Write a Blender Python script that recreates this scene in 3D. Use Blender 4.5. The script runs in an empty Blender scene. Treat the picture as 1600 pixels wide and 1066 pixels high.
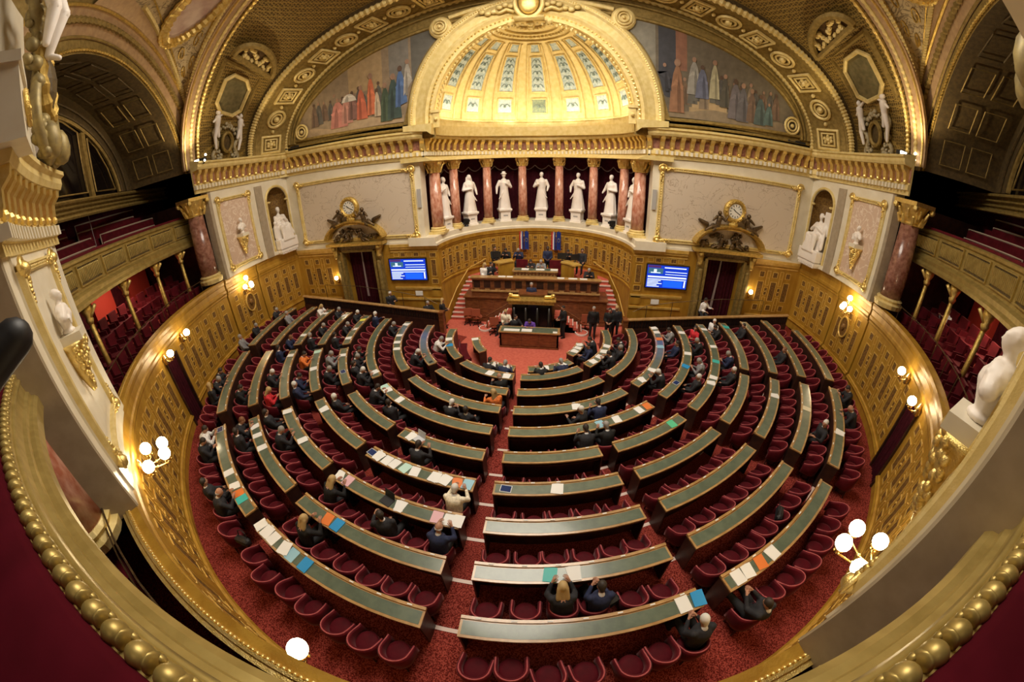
import bpy, math, random
from mathutils import Vector, Matrix
random.seed(7)
S = 1.25                      # metres per plan unit: all plan coordinates below are multiplied by S
sc = bpy.context.scene
COL = sc.collection
# ------------------------------------------------------------------ camera (fisheye held over the gallery rail)
PITCH, YAW, ROLL = 0.490587, 0.163307, -0.026723
CAM = (1.26330, -11.24681, 4.88420)
cd = bpy.data.cameras.new('camera'); cam = bpy.data.objects.new('camera', cd); COL.objects.link(cam)
cy_, sy_, cp_, sp_ = math.cos(YAW), math.sin(YAW), math.cos(PITCH), math.sin(PITCH)
f_ = Vector((-sy_*cp_, cy_*cp_, -sp_)); r_ = Vector((cy_, sy_, 0)); u_ = r_.cross(f_)
cr_, sr_ = math.cos(ROLL), math.sin(ROLL)
rr, uu = cr_*r_+sr_*u_, -sr_*r_+cr_*u_
cam.matrix_world = Matrix(((rr.x, uu.x, -f_.x, CAM[0]*S), (rr.y, uu.y, -f_.y, CAM[1]*S), (rr.z, uu.z, -f_.z, CAM[2]*S), (0, 0, 0, 1)))
cd.type = 'PANO'; cd.sensor_fit = 'HORIZONTAL'; cd.sensor_width = 36.0; cd.sensor_height = 36.0*1066/1600
cd.clip_start = 0.01; cd.clip_end = 200
def setpano(t):
    t.panorama_type = 'FISHEYE_LENS_POLYNOMIAL'; t.fisheye_fov = math.radians(200)
    t.fisheye_polynomial_k0 = 0.0; t.fisheye_polynomial_k1 = -1.784894942*0.0444444; t.fisheye_polynomial_k2 = 0.0
    t.fisheye_polynomial_k3 = 0.24228219730*0.0444444**3; t.fisheye_polynomial_k4 = 0.0
try: setpano(cd.cycles)
except Exception: setpano(cd)
sc.camera = cam
# ------------------------------------------------------------------ world, exposure
w = bpy.data.worlds.new('night'); sc.world = w; w.use_nodes = True
w.node_tree.nodes['Background'].inputs[0].default_value = (1.0, 0.72, 0.42, 1); w.node_tree.nodes['Background'].inputs[1].default_value = 0.0
sc.view_settings.view_transform = 'Standard'; sc.view_settings.look = 'None'; sc.view_settings.gamma = 1.0
sc.view_settings.use_curve_mapping = False
sc.view_settings.exposure = 0.40
try: sc.cycles.max_bounces = 5; sc.cycles.diffuse_bounces = 3; sc.cycles.glossy_bounces = 3; sc.cycles.sample_clamp_indirect = 4.0; sc.cycles.use_light_tree = True
except Exception: pass
WARM = (1.0, 0.80, 0.52)
def lamp(name, kind, loc, power, color=WARM, size=0.1, aim=None, spot=60, sizey=None, shape=None):
    d = bpy.data.lights.new(name, kind); d.energy = power; d.color = color
    o = bpy.data.objects.new(name, d); COL.objects.link(o); o.location = Vector(loc)*S
    if kind == 'AREA':
        d.shape = shape or 'RECTANGLE'; d.size = size
        if d.shape in ('RECTANGLE', 'ELLIPSE'): d.size_y = sizey or size
    elif kind == 'SPOT':
        d.spot_size = math.radians(spot); d.spot_blend = .6; d.shadow_soft_size = size
    else: d.shadow_soft_size = size
    if aim is not None:
        o.rotation_euler = (Vector(aim)-Vector(loc)).to_track_quat('-Z', 'Y').to_euler()
    return o
# the glazed ceiling light over the hall gives the main light (a warm glass skylight, lit from above)
LZ = 11.25
lamp('ceiling_glass_light', 'AREA', (0, -3.4, LZ-.1), 1350, (1.0, .90, .76), 7.0*S, aim=(0, -3.4, 0), shape='DISK')
# uplights hidden behind the cornice at the foot of the half dome, and bounce from the cornice lamps
for a in (15, 40, 65, 90, 115, 140, 165):
    p = (3.0*math.cos(math.radians(a)), 1.7+3.0*math.sin(math.radians(a)), 6.55)
    q = (2.6*math.cos(math.radians(a)), 1.7+2.9*math.sin(math.radians(a)), 9.0)
    lamp('niche_cove_lamp', 'AREA', p, 21, (1.0, .85, .58), .9, aim=q, sizey=.12)
for sx in (-1, 1):            # floodlights at the foot of each pendentive
    lamp('pendentive_flood', 'SPOT', (sx*10.1, -3.0, 6.55), 170, (1.0, .78, .45), .12, aim=(sx*10.2, -3.9, 9.5), spot=130)
    lamp('arch_flood', 'SPOT', (sx*9.6, -.6, 6.6), 150, (1.0, .78, .42), .15, aim=(sx*6.0, 1.5, 11), spot=120)
    lamp('statue_spot', 'SPOT', (sx*3.2, -1.6, 9.4), 560, (1.0, .86, .68), .25, aim=(-sx*.6, 4.4, 3.2), spot=62)
    lamp('wall_spot', 'SPOT', (sx*5.0, -4.2, 10.0), 620, (1.0, .84, .62), .3, aim=(sx*8.4, 1.9, 3.0), spot=70)
    lamp('lower_gallery_lamp', 'AREA', (sx*11.6, -5.9, 3.45), 40, (1.0, .7, .45), 1.0, aim=(sx*12.3, -6.6, 1.5), sizey=.5)
    lamp('upper_gallery_lamp', 'AREA', (sx*10.2, -6.6, 8.0), 14, (1.0, .7, .45), 1.2, aim=(sx*11.6, -7.6, 4.6))
lamp('own_gallery_lamp', 'AREA', (1.0, -12.6, 6.6), 5, (1.0, .8, .55), 1.2, aim=(.8, -11.6, 4.0))
# ------------------------------------------------------------------ mesh builder
class MB:
    def __init__(s): s.v = []; s.f = []; s.m = []
    def add(s, vs, fs, mi=0):
        b = len(s.v); s.v += [tuple(v) for v in vs]; s.f += [tuple(i+b for i in f) for f in fs]; s.m += [mi]*len(fs); return s
    def box(s, x0, x1, y0, y1, z0, z1, mi=0, M=None):
        vs = [Vector((x, y, z)) for z in (z0, z1) for y in (y0, y1) for x in (x0, x1)]
        if M is not None: vs = [M @ v for v in vs]
        return s.add(vs, [(0, 2, 3, 1), (4, 5, 7, 6), (0, 1, 5, 4), (2, 6, 7, 3), (0, 4, 6, 2), (1, 3, 7, 5)], mi)
    def pbox(s, r0, r1, az, w, z0, z1, mi=0, c=(0, 0)):     # box standing on a radius at azimuth az
        M = Matrix.Translation((c[0], c[1], 0)) @ Matrix.Rotation(math.radians(az), 4, 'Z')
        return s.box(r0, r1, -w/2, w/2, z0, z1, mi, M)
    def rev(s, prof, a0, a1, n=48, c=(0, 0), mi=0, cap=True, closed=True, ry=1.0):
        k = len(prof); vs = []
        for i in range(n+1):
            a = math.radians(a0+(a1-a0)*i/n); ca, sa = math.cos(a), math.sin(a)*ry
            vs += [(c[0]+r*ca, c[1]+r*sa, z) for r, z in prof]
        fs = []
        for i in range(n):
            for j in range(k if closed else k-1):
                j2 = (j+1) % k; fs.append((i*k+j, (i+1)*k+j, (i+1)*k+j2, i*k+j2))
        if cap and closed and abs(a1-a0) < 359.9: fs += [tuple(range(k)), tuple(range(n*k+k-1, n*k-1, -1))]
        return s.add(vs, fs, mi)
    def lathe(s, prof, c=(0, 0, 0), n=12, mi=0, M=None, cap=True):
        vs = []; k = len(prof)
        for i in range(n):
            a = 2*math.pi*i/n
            for r, z in prof:
                v = Vector((r*math.cos(a), r*math.sin(a), z))
                if M is not None: v = M @ v
                vs.append((v.x+c[0], v.y+c[1], v.z+c[2]))
        fs = [(i*k+j, ((i+1) % n)*k+j, ((i+1) % n)*k+j+1, i*k+j+1) for i in range(n) for j in range(k-1)]
        if cap: fs += [tuple(i*k for i in range(n))[::-1], tuple(i*k+k-1 for i in range(n))]
        return s.add(vs, fs, mi)
    def ball(s, c, r, n=8, m=6, mi=0, M=None):
        if not hasattr(r, '__len__'): r = (r, r, r)
        vs = [Vector((0, 0, r[2]))]; fs = []
        for i in range(1, m):
            t = math.pi*i/m
            vs += [Vector((r[0]*math.sin(t)*math.cos(2*math.pi*j/n), r[1]*math.sin(t)*math.sin(2*math.pi*j/n), r[2]*math.cos(t))) for j in range(n)]
        vs.append(Vector((0, 0, -r[2]))); L = len(vs)-1
        for j in range(n): fs += [(0, 1+j, 1+(j+1) % n), (L, L-n+(j+1) % n, L-n+j)]
        for i in range(m-2):
            for j in range(n):
                a = 1+i*n+j; b = 1+i*n+(j+1) % n; fs.append((a, a+n, b+n, b))
        if M is not None: vs = [M @ v for v in vs]
        return s.add([v+Vector(c) for v in vs], fs, mi)
    def tube(s, pts, r, n=6, mi=0, closed=False):
        pts = [Vector(p) for p in pts]; k = len(pts); vs = []; prev = None
        for i, p in enumerate(pts):
            if closed: t = pts[(i+1) % k]-pts[i-1]
            else: t = pts[min(i+1, k-1)]-pts[max(i-1, 0)]
            t = t.normalized() if t.length > 1e-9 else Vector((0, 0, 1))
            if prev is None: a = t.orthogonal().normalized()
            else: a = (prev-t*prev.dot(t)); a = a.normalized() if a.length > 1e-6 else t.orthogonal().normalized()
            prev = a; b = t.cross(a); ri = r[i] if hasattr(r, '__len__') else r
            vs += [p+a*(ri*math.cos(2*math.pi*j/n))+b*(ri*math.sin(2*math.pi*j/n)) for j in range(n)]
        fs = []
        for i in range(k if closed else k-1):
            i2 = (i+1) % k
            for j in range(n): fs.append((i*n+j, i*n+(j+1) % n, i2*n+(j+1) % n, i2*n+j))
        if not closed: fs += [tuple(range(n))[::-1], tuple(range((k-1)*n, k*n))]
        return s.add(vs, fs, mi)
    def sweep(s, fr, prof, mi=0, closed=False, pclosed=True):      # fr: list of (origin, axisA, axisB); prof: list of (a, b)
        k = len(prof); n = len(fr); vs = []
        for O, A, B in fr: vs += [Vector(O)+Vector(A)*a+Vector(B)*b for a, b in prof]
        fs = []
        for i in range(n if closed else n-1):
            i2 = (i+1) % n
            for j in range(k if pclosed else k-1):
                j2 = (j+1) % k; fs.append((i*k+j, i2*k+j, i2*k+j2, i*k+j2))
        if not closed and pclosed: fs += [tuple(range(k)), tuple(range((n-1)*k+k-1, (n-1)*k-1, -1))]
        return s.add(vs, fs, mi)
    def cap(s, p0, p1, r0, r1, n=8, mi=0):                          # tapered limb with round ends
        p0, p1 = Vector(p0), Vector(p1); d = (p1-p0); L = d.length; q = d.to_track_quat('Z', 'Y').to_matrix().to_4x4()
        prof = [(r0*math.sin(math.radians(t)), -r0*math.cos(math.radians(t))) for t in (8, 35, 65)]+[(r0, 0), ((r0+r1)/2, L/2), (r1, L)]+[(r1*math.sin(math.radians(t)), L+r1*math.cos(math.radians(t))) for t in (65, 35, 8)]
        return s.lathe(prof, p0, n, mi, q)
    def build(s, name, mat, parent=None, scale=S, smooth=False, org=None):
        me = bpy.data.meshes.new(name)
        o3 = Vector((0, 0, 0))
        if parent is not None: o3 = Vector(parent.get('_o', (0, 0, 0)))
        elif org is not None: o3 = Vector(org)*S
        me.from_pydata([(v[0]*scale-o3.x, v[1]*scale-o3.y, v[2]*scale-o3.z) for v in s.v], [], s.f)
        for m in (mat if isinstance(mat, (list, tuple)) else [mat]): me.materials.append(m)
        if len(me.materials) > 1: me.polygons.foreach_set('material_index', s.m)
        if smooth: me.polygons.foreach_set('use_smooth', [True]*len(me.polygons))
        me.update()
        o = bpy.data.objects.new(name, me); COL.objects.link(o)
        if parent is not None: o.parent = parent
        elif org is not None: o.location = o3
        return o
def tag(o, label=None, cat=None, group=None, kind=None):
    if label: o['label'] = label
    if cat: o['category'] = cat
    if group: o['group'] = group
    if kind: o['kind'] = kind
    return o
def thing(name, label, cat, loc=(0, 0, 0), rz=0.0, group=None):    # loc in plan units
    o = bpy.data.objects.new(name, None); COL.objects.link(o); o.empty_display_size = .2
    o.location = Vector(loc)*S; o.rotation_euler = (0, 0, rz)
    return tag(o, label, cat, group)
def gthing(name, label, cat, loc, group=None):                      # parts are given in hall coordinates
    o = thing(name, label, cat, loc, 0, group); o['_o'] = tuple(Vector(loc)*S); return o
def struct(name, mb, mat, parent=None, smooth=False):
    o = mb.build(name, mat, parent, smooth=smooth)
    if parent is None: o['kind'] = 'structure'
    return o
def dup(o, parent=None, deep=True):
    c = o.copy(); COL.objects.link(c); c.parent = parent
    for ch in o.children:
        d = dup(ch, c)
    return c
def P(r, az, z=0.0, c=(0, 0)): return Vector((c[0]+r*math.cos(math.radians(az)), c[1]+r*math.sin(math.radians(az)), z))
ORD = ['', 'first', 'second', 'third', 'fourth', 'fifth', 'sixth', 'seventh', 'eighth', 'ninth', 'tenth', 'eleventh', 'twelfth', 'thirteenth', 'fourteenth', 'fifteenth', 'sixteenth', 'seventeenth', 'eighteenth', 'nineteenth', 'twentieth'] + ['twenty-'+q for q in ('first', 'second', 'third', 'fourth', 'fifth', 'sixth', 'seventh', 'eighth', 'ninth')] + ['thirtieth', 'thirty-first']
# ------------------------------------------------------------------ materials
def mat(name, c, rough=.6, metal=0.0, c2=None, nscale=6.0, bump=0.0, bscale=40.0, kind='noise', coord='Object', stretch=(1, 1, 1), sheen=0.0, coat=0.0, spec=.5, lo=.35, hi=.65, detail=4.0):
    m = bpy.data.materials.new(name); m.use_nodes = True; N = m.node_tree.nodes; L = m.node_tree.links
    b = N['Principled BSDF']; b.inputs['Base Color'].default_value = (*c, 1); b.inputs['Roughness'].default_value = rough; b.inputs['Metallic'].default_value = metal
    b.inputs['Specular IOR Level'].default_value = spec
    if sheen: b.inputs['Sheen Weight'].default_value = sheen; b.inputs['Sheen Tint'].default_value = (1, .5, .5, 1); b.inputs['Sheen Roughness'].default_value = .35
    if coat: b.inputs['Coat Weight'].default_value = coat; b.inputs['Coat Roughness'].default_value = .12
    if c2 is not None or bump:
        tc = N.new('ShaderNodeTexCoord'); mp = N.new('ShaderNodeMapping'); mp.inputs['Scale'].default_value = stretch
        L.new(tc.outputs[coord], mp.inputs[0])
    if c2 is not None:
        if kind == 'noise': t = N.new('ShaderNodeTexNoise'); t.inputs['Scale'].default_value = nscale; t.inputs['Detail'].default_value = detail; out = t.outputs[0]
        elif kind == 'voronoi': t = N.new('ShaderNodeTexVoronoi'); t.inputs['Scale'].default_value = nscale; out = t.outputs[0]
        elif kind == 'vein':
            t = N.new('ShaderNodeTexNoise'); t.inputs['Scale'].default_value = nscale; t.inputs['Detail'].default_value = 6; t.inputs['Distortion'].default_value = 1.6
            s1 = N.new('ShaderNodeMath'); s1.operation = 'SUBTRACT'; s1.inputs[1].default_value = .5; s2 = N.new('ShaderNodeMath'); s2.operation = 'ABSOLUTE'
            L.new(t.outputs[0], s1.inputs[0]); L.new(s1.outputs[0], s2.inputs[0]); out = s2.outputs[0]
        elif kind == 'wave': t = N.new('ShaderNodeTexWave'); t.inputs['Scale'].default_value = nscale; t.inputs['Distortion'].default_value = 3.0; out = t.outputs[0]
        elif kind == 'lattice':
            t = N.new('ShaderNodeTexVoronoi'); t.feature = 'DISTANCE_TO_EDGE'; t.inputs['Scale'].default_value = nscale; t.inputs['Randomness'].default_value = .25; out = t.outputs[0]
        L.new(mp.outputs[0], t.inputs['Vector'])
        cr = N.new('ShaderNodeValToRGB'); cr.color_ramp.elements[0].color = (*c, 1); cr.color_ramp.elements[1].color = (*c2, 1)
        cr.color_ramp.elements[0].position = lo; cr.color_ramp.elements[1].position = hi
        L.new(out, cr.inputs[0]); L.new(cr.outputs[0], b.inputs['Base Color'])
        if kind == 'lattice' and bump:
            bp = N.new('ShaderNodeBump'); bp.inputs['Strength'].default_value = bump; bp.inputs['Distance'].default_value = .03
            L.new(out, bp.inputs['Height']); L.new(bp.outputs[0], b.inputs['Normal']); return m
    if bump:
        t2 = N.new('ShaderNodeTexNoise'); t2.inputs['Scale'].default_value = bscale; t2.inputs['Detail'].default_value = 3
        L.new(mp.outputs[0], t2.inputs['Vector'])
        bp = N.new('ShaderNodeBump'); bp.inputs['Strength'].default_value = bump; bp.inputs['Distance'].default_value = .02
        L.new(t2.outputs[0], bp.inputs['Height']); L.new(bp.outputs[0], b.inputs['Normal'])
    return m
def emis(name, c, s):
    m = bpy.data.materials.new(name); m.use_nodes = True; N = m.node_tree.nodes; N.remove(N['Principled BSDF'])
    e = N.new('ShaderNodeEmission'); e.inputs[0].default_value = (*c, 1); e.inputs[1].default_value = s
    m.node_tree.links.new(e.outputs[0], N['Material Output'].inputs[0]); return m
GOLD = mat('gilding', (.50, .33, .075), .40, .7, (.74, .52, .15), 9, .5, 60)
GOLDN = mat('smooth_parapet_gilding', (.40, .29, .085), .42, .6, (.52, .39, .13), 5)
VELVD = mat('dark_rail_velvet', (.055, .002, .006), .9, 0, (.075, .003, .009), 3, spec=.08)
GOLDB = mat('bright_gilding', (.85, .62, .18), .30, .8, (.95, .74, .30), 12, .4, 70)
GOLDD = mat('dull_gold_paint', (.23, .155, .04), .55, .35, (.36, .25, .075), 7, .6, 50)
GOLDP = mat('pale_gold_paint', (.72, .55, .20), .5, .25, (.82, .66, .30), 5, .3, 50)
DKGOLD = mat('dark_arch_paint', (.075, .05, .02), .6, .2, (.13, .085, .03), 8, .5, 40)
OAK = mat('golden_oak', (.37, .185, .018), .42, .15, (.50, .28, .035), 3.5, .25, 30, stretch=(1, 1, .25))
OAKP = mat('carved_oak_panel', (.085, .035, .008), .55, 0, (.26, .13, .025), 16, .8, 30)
OAKL = mat('oak_moulding', (.60, .37, .07), .36, .25, (.72, .48, .14), 5, .2, 40)
MAHOG = mat('mahogany', (.13, .04, .014), .35, 0, (.24, .085, .028), 4, .1, 30, stretch=(1, 1, 3), coat=.3)
MAHD = mat('dark_mahogany', (.022, .008, .006), .45, 0, (.05, .018, .01), 5)
EBON = mat('ebonised_wood', (.012, .009, .008), .3, coat=.3)
DESKW = mat('desk_edge_wood', (.36, .20, .07), .30, 0, (.50, .30, .12), 6, coat=.6, stretch=(1, 1, 1))
LEATH = mat('green_leather', (.09, .12, .085), .30, 0, (.13, .165, .115), 5, .06, 90, coat=.5)
VELV = mat('red_velvet', (.070, .002, .006), .75, 0, (.115, .004, .010), 4, .1, 60, sheen=.2, spec=.2)
VELVP = mat('highlit_velvet_piping', (.36, .045, .055), .6, 0, (.48, .10, .10), 8, sheen=.6)  # piping tone with the pinkish edge highlight of the backs put into its colour
CARP = mat('dotted_red_carpet', (.10, .009, .007), .95, 0, (.38, .07, .05), 46, 0, kind='noise', lo=.42, hi=.6, detail=2, spec=.1)
CARPP = mat('salmon_carpet', (.56, .12, .085), .95, 0, (.64, .16, .11), 9, spec=.1)
NOSE = mat('step_nosing', (.72, .55, .48), .5)
CREAM = mat('cream_marble', (.74, .66, .50), .35, 0, (.82, .75, .60), 2)
CREAMP = mat('veined_cream_marble', (.40, .31, .23), .25, 0, (.64, .54, .43), 1.1, kind='vein', lo=.0, hi=.012, coat=.3)
TAUPE = mat('taupe_marble', (.36, .29, .20), .4, 0, (.42, .34, .24), 5)
PINKM = mat('pink_marble_panel', (.80, .66, .54), .3, 0, (.66, .48, .36), 1.6, kind='vein', lo=.02, hi=.0)
REDM = mat('red_marble', (.42, .14, .08), .2, 0, (.66, .36, .26), 7, kind='noise', coat=.4, stretch=(1, 1, .5))
REDMD = mat('dark_red_marble', (.20, .075, .05), .25, 0, (.36, .17, .12), 7, kind='noise', coat=.4)
STAT = mat('white_statue_marble', (.86, .78, .70), .45, 0, (.92, .86, .80), 3)
CURT = mat('maroon_curtain', (.035, .003, .007), .85, 0, (.06, .006, .012), 6, spec=.15)
FRINGE = mat('silver_fringe', (.30, .24, .24), .6)
BRONZE = mat('dark_bronze', (.085, .055, .03), .38, .7, (.17, .11, .05), 9, .5, 50)
BRASS = mat('brass', (.75, .52, .20), .25, .9)
BLACK = mat('black_plastic', (.012, .012, .014), .5)
GREY = mat('grey_loudspeaker', (.42, .40, .38), .6)
DGLASS = mat('night_window_glass', (.006, .004, .004), .06, 0)
WHITEP = mat('white_paper', (.82, .82, .80), .7)
GLOBE = emis('lit_glass_globe', (1.0, .82, .52), 24)
LATT = mat('lattice_vault', (.40, .27, .07), .5, .35, (.12, .075, .02), 9, 1.0, kind='lattice', lo=.02, hi=.16)
SCROLL = mat('painted_scrollwork', (.22, .155, .08), .55, .1, (.52, .40, .22), 2.4, kind='vein', lo=.015, hi=.035)
MOSA = mat('gold_mosaic', (.30, .17, .04), .5, .3, (.14, .07, .02), 14)
MAUVE = mat('mauve_gold_band', (.42, .27, .15), .45, .2, (.52, .35, .19), 6)
GREENM = mat('olive_panel', (.14, .12, .05), .6, .1, (.22, .18, .08), 6, .5, 30)
# ------------------------------------------------------------------ floor
def ringr(k): return 10-(9-k)*.8834
def topz(k): return -(9-k)*.1079
DH = .72; FZ = topz(1)-DH                      # desk height, floor of the well
def floz(k): return topz(k)-DH
mb = MB()
mb.rev([(0.01, FZ), (ringr(1)-.27, FZ), (ringr(1)-.27, FZ-.2), (.01, FZ-.2)], 0, 360, 64, cap=False, mi=1)
mb.box(-4.2, 4.2, .3, 5.2, FZ-.2, FZ-.002, 1)
for k in range(1, 10):
    r0 = ringr(k)-.27; r1 = ringr(k+1)-.27 if k < 9 else 11.4; z = floz(k); d = math.degrees(math.asin(1.0/((r0+r1)/2)))
    mb.rev([(r0, z), (r1, z), (r1, z-.35), (r0, z-.35)], -180-d, d, 96)
struct('floor', mb, [CARP, CARPP])
mb = MB()
for k in range(2, 10):
    r0 = ringr(k)-.27; z = floz(k)
    for a0, a1 in [(-91.4, -88.3), (-49.3, -44.1), (-135.9, -130.2)]+([(-70, -67), (-113, -110.5)] if k > 4 else [])+([(-24, -21.3), (-158.9, -156.3)] if k > 5 else []):
        mb.rev([(r0-.02, z+.006), (r0+.045, z+.006), (r0+.045, z-.02), (r0-.02, z-.02)], a0, a1, 5)
struct('trim_1', mb, NOSE)
# corridor floors behind the balustrades, sloping down to the well
for i, sx in enumerate((-1, 1)):
    mb = MB(); y0, y1 = 1.06, 1.9
    mb.add([(sx*10.9, y0, -.74), (sx*6.2, y0, -.74), (sx*4.0, y0, FZ), (sx*3.6, y0, FZ), (sx*10.9, y1, -.74), (sx*6.2, y1, -.74), (sx*4.0, y1, FZ), (sx*3.6, y1, FZ),
            (sx*10.9, y0, FZ-.2), (sx*3.6, y0, FZ-.2), (sx*10.9, y1, FZ-.2), (sx*3.6, y1, FZ-.2)],
           [(0, 1, 5, 4), (1, 2, 6, 5), (2, 3, 7, 6), (0, 8, 9, 3, 2, 1), (4, 5, 6, 7, 11, 10), (8, 10, 11, 9)])
    struct('floor_corridor', mb, CARP)
# ------------------------------------------------------------------ the curved oak wall round the hall
def panel(mb, fr, u0, u1, z0, z1, t=.022, dep=.018, inset=1, rim=2):
    # fr(u) -> (point at z=0, inward normal, tangent)
    O, Nn, T = fr((u0+u1)/2); w = (u1-u0)/2
    def q(a, z, d): return O+T*a+Nn*d+Vector((0, 0, z))
    def bx(a0, a1, za, zb, d0, d1, mi):
        vs = [q(a, z, d) for d in (d0, d1) for z in (za, zb) for a in (a0, a1)]
        mb.add(vs, [(0, 1, 3, 2), (4, 6, 7, 5), (0, 4, 5, 1), (2, 3, 7, 6), (0, 2, 6, 4), (1, 5, 7, 3)], mi)
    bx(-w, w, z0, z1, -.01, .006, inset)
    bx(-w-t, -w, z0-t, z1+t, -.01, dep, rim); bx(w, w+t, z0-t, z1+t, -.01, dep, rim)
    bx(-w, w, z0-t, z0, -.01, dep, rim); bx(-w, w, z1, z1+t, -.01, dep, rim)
def polar_fr(R, c=(0, 0), inward=1):
    def fr(u):
        a = u/R; d = Vector((math.cos(a), math.sin(a), 0))
        return Vector((c[0], c[1], 0))+d*R, -d*inward, Vector((-d.y, d.x, 0))
    return fr
def line_fr(p, T, Nn):
    def fr(u): return Vector(p)+Vector(T)*u, Vector(Nn), Vector(T)
    return fr
def oak_pattern(mb, fr, u0, u1, z0, z1, pitch=.60):
    n = max(1, round((u1-u0)/pitch)); w = (u1-u0)/n; H = z1-z0
    for i in range(n):
        c = u0+(i+.5)*w
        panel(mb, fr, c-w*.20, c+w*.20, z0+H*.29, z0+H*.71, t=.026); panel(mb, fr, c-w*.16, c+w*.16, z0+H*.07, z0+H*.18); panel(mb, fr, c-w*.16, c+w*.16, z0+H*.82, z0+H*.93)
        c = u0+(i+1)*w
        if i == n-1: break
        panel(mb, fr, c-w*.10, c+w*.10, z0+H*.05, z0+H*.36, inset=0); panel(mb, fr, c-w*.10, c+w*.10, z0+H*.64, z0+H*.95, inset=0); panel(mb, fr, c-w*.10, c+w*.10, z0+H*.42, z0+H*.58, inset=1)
        O, Nn, T = fr(c)
        for zz in (.2, .5, .8):
            mb.ball(O+Vector((0, 0, z0+H*zz))+Nn*.012, .03 if zz == .5 else .02, 6, 4, 2)
WP = [(11.28, -.78), (11.15, -.78), (11.15, -.47), (11.10, -.45), (11.08, -.41), (11.105, -.36), (11.105, -.34), (11.15, -.32), (11.15, 1.52), (11.12, 1.54), (11.12, 1.60), (11.095, 1.66), (11.095, 1.74), (11.12, 1.78), (11.12, 1.94), (11.10, 1.97), (11.08, 2.06), (11.08, 2.15), (11.28, 2.15)]
LINT = [(11.28, 1.30), (11.15, 1.30)]+WP[8:]
DOORS = [(-38.6, -34.4), (-145.6, -141.4)]
def oak_wall(name, spans, lint=()):
    mb = MB(); fr = polar_fr(11.15)
    for a0, a1 in spans:
        mb.rev(WP, a0, a1, max(4, int(abs(a1-a0)/2)))
        oak_pattern(mb, fr, math.radians(a0)*11.15+.12, math.radians(a1)*11.15-.12, -.28, 1.46)
    for a0, a1 in lint: mb.rev(LINT, a0, a1, 3)
    return struct(name, mb, [OAK, OAKP, OAKL])
oak_wall('wall_left', [(-190, -177), (-176.6, -166.5), (-166, -145.6), (-141.4, -108)], [(-145.6, -141.4)])
oak_wall('wall_right', [(-72, -38.6), (-34.4, -14), (-13.5, -3.4), (-3, 10)], [(-38.6, -34.4)])
oak_wall('wall_back', [(-108, -72)])
mb = MB()
for k in range(330):                                                # beaded edge on the cap of the back wall
    a = -134+k*88/330; p = P(11.19, a, 2.165); mb.ball(p, (.022, .022, .022), 6, 4)
mb.rev([(11.20, 2.14), (11.20, 2.185), (11.23, 2.185), (11.23, 2.165), (11.28, 2.17), (11.28, 2.14)], -124, -56, 60)
struct('trim_2', mb, GOLDB)
# door recesses and their curtains
def folds(mb, pts, z0, z1, amp=.03, nf=10, out=None):
    pass
for i, (a0, a1) in enumerate(DOORS):
    d = MB(); d.rev([(11.5, -.8), (11.55, -.8), (11.55, 1.4), (11.5, 1.4)], a0-.3, a1+.3, 4)
    for a in (a0, a1): d.pbox(11.10, 11.5, a, .06, -.78, 1.34)
    struct('door_%d' % (i+1), d, MAHD)
    c = MB(); n = 60
    vs = []
    for z in (-.74, -.2, .5, 1.3):
        for j in range(n+1):
            a = a0+.2+(a1-a0-.4)*j/n; vs.append(P(11.18+.035*math.sin(j*.85)+.01*math.sin(j*.3), a, z))
    fs = [(q*(n+1)+j, q*(n+1)+j+1, (q+1)*(n+1)+j+1, (q+1)*(n+1)+j) for q in range(3) for j in range(n)]
    c.add(vs, fs); c.add([v+Vector(P(.03, (a0+a1)/2)) for v in vs], fs)
    o = c.build('curtain', CURT, org=P(11.13, (a0+a1)/2, -.74), smooth=True)
    tag(o, 'maroon curtain closing the doorway between two globe lamps, %s wall' % ('right', 'left')[i], 'curtain')
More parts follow.
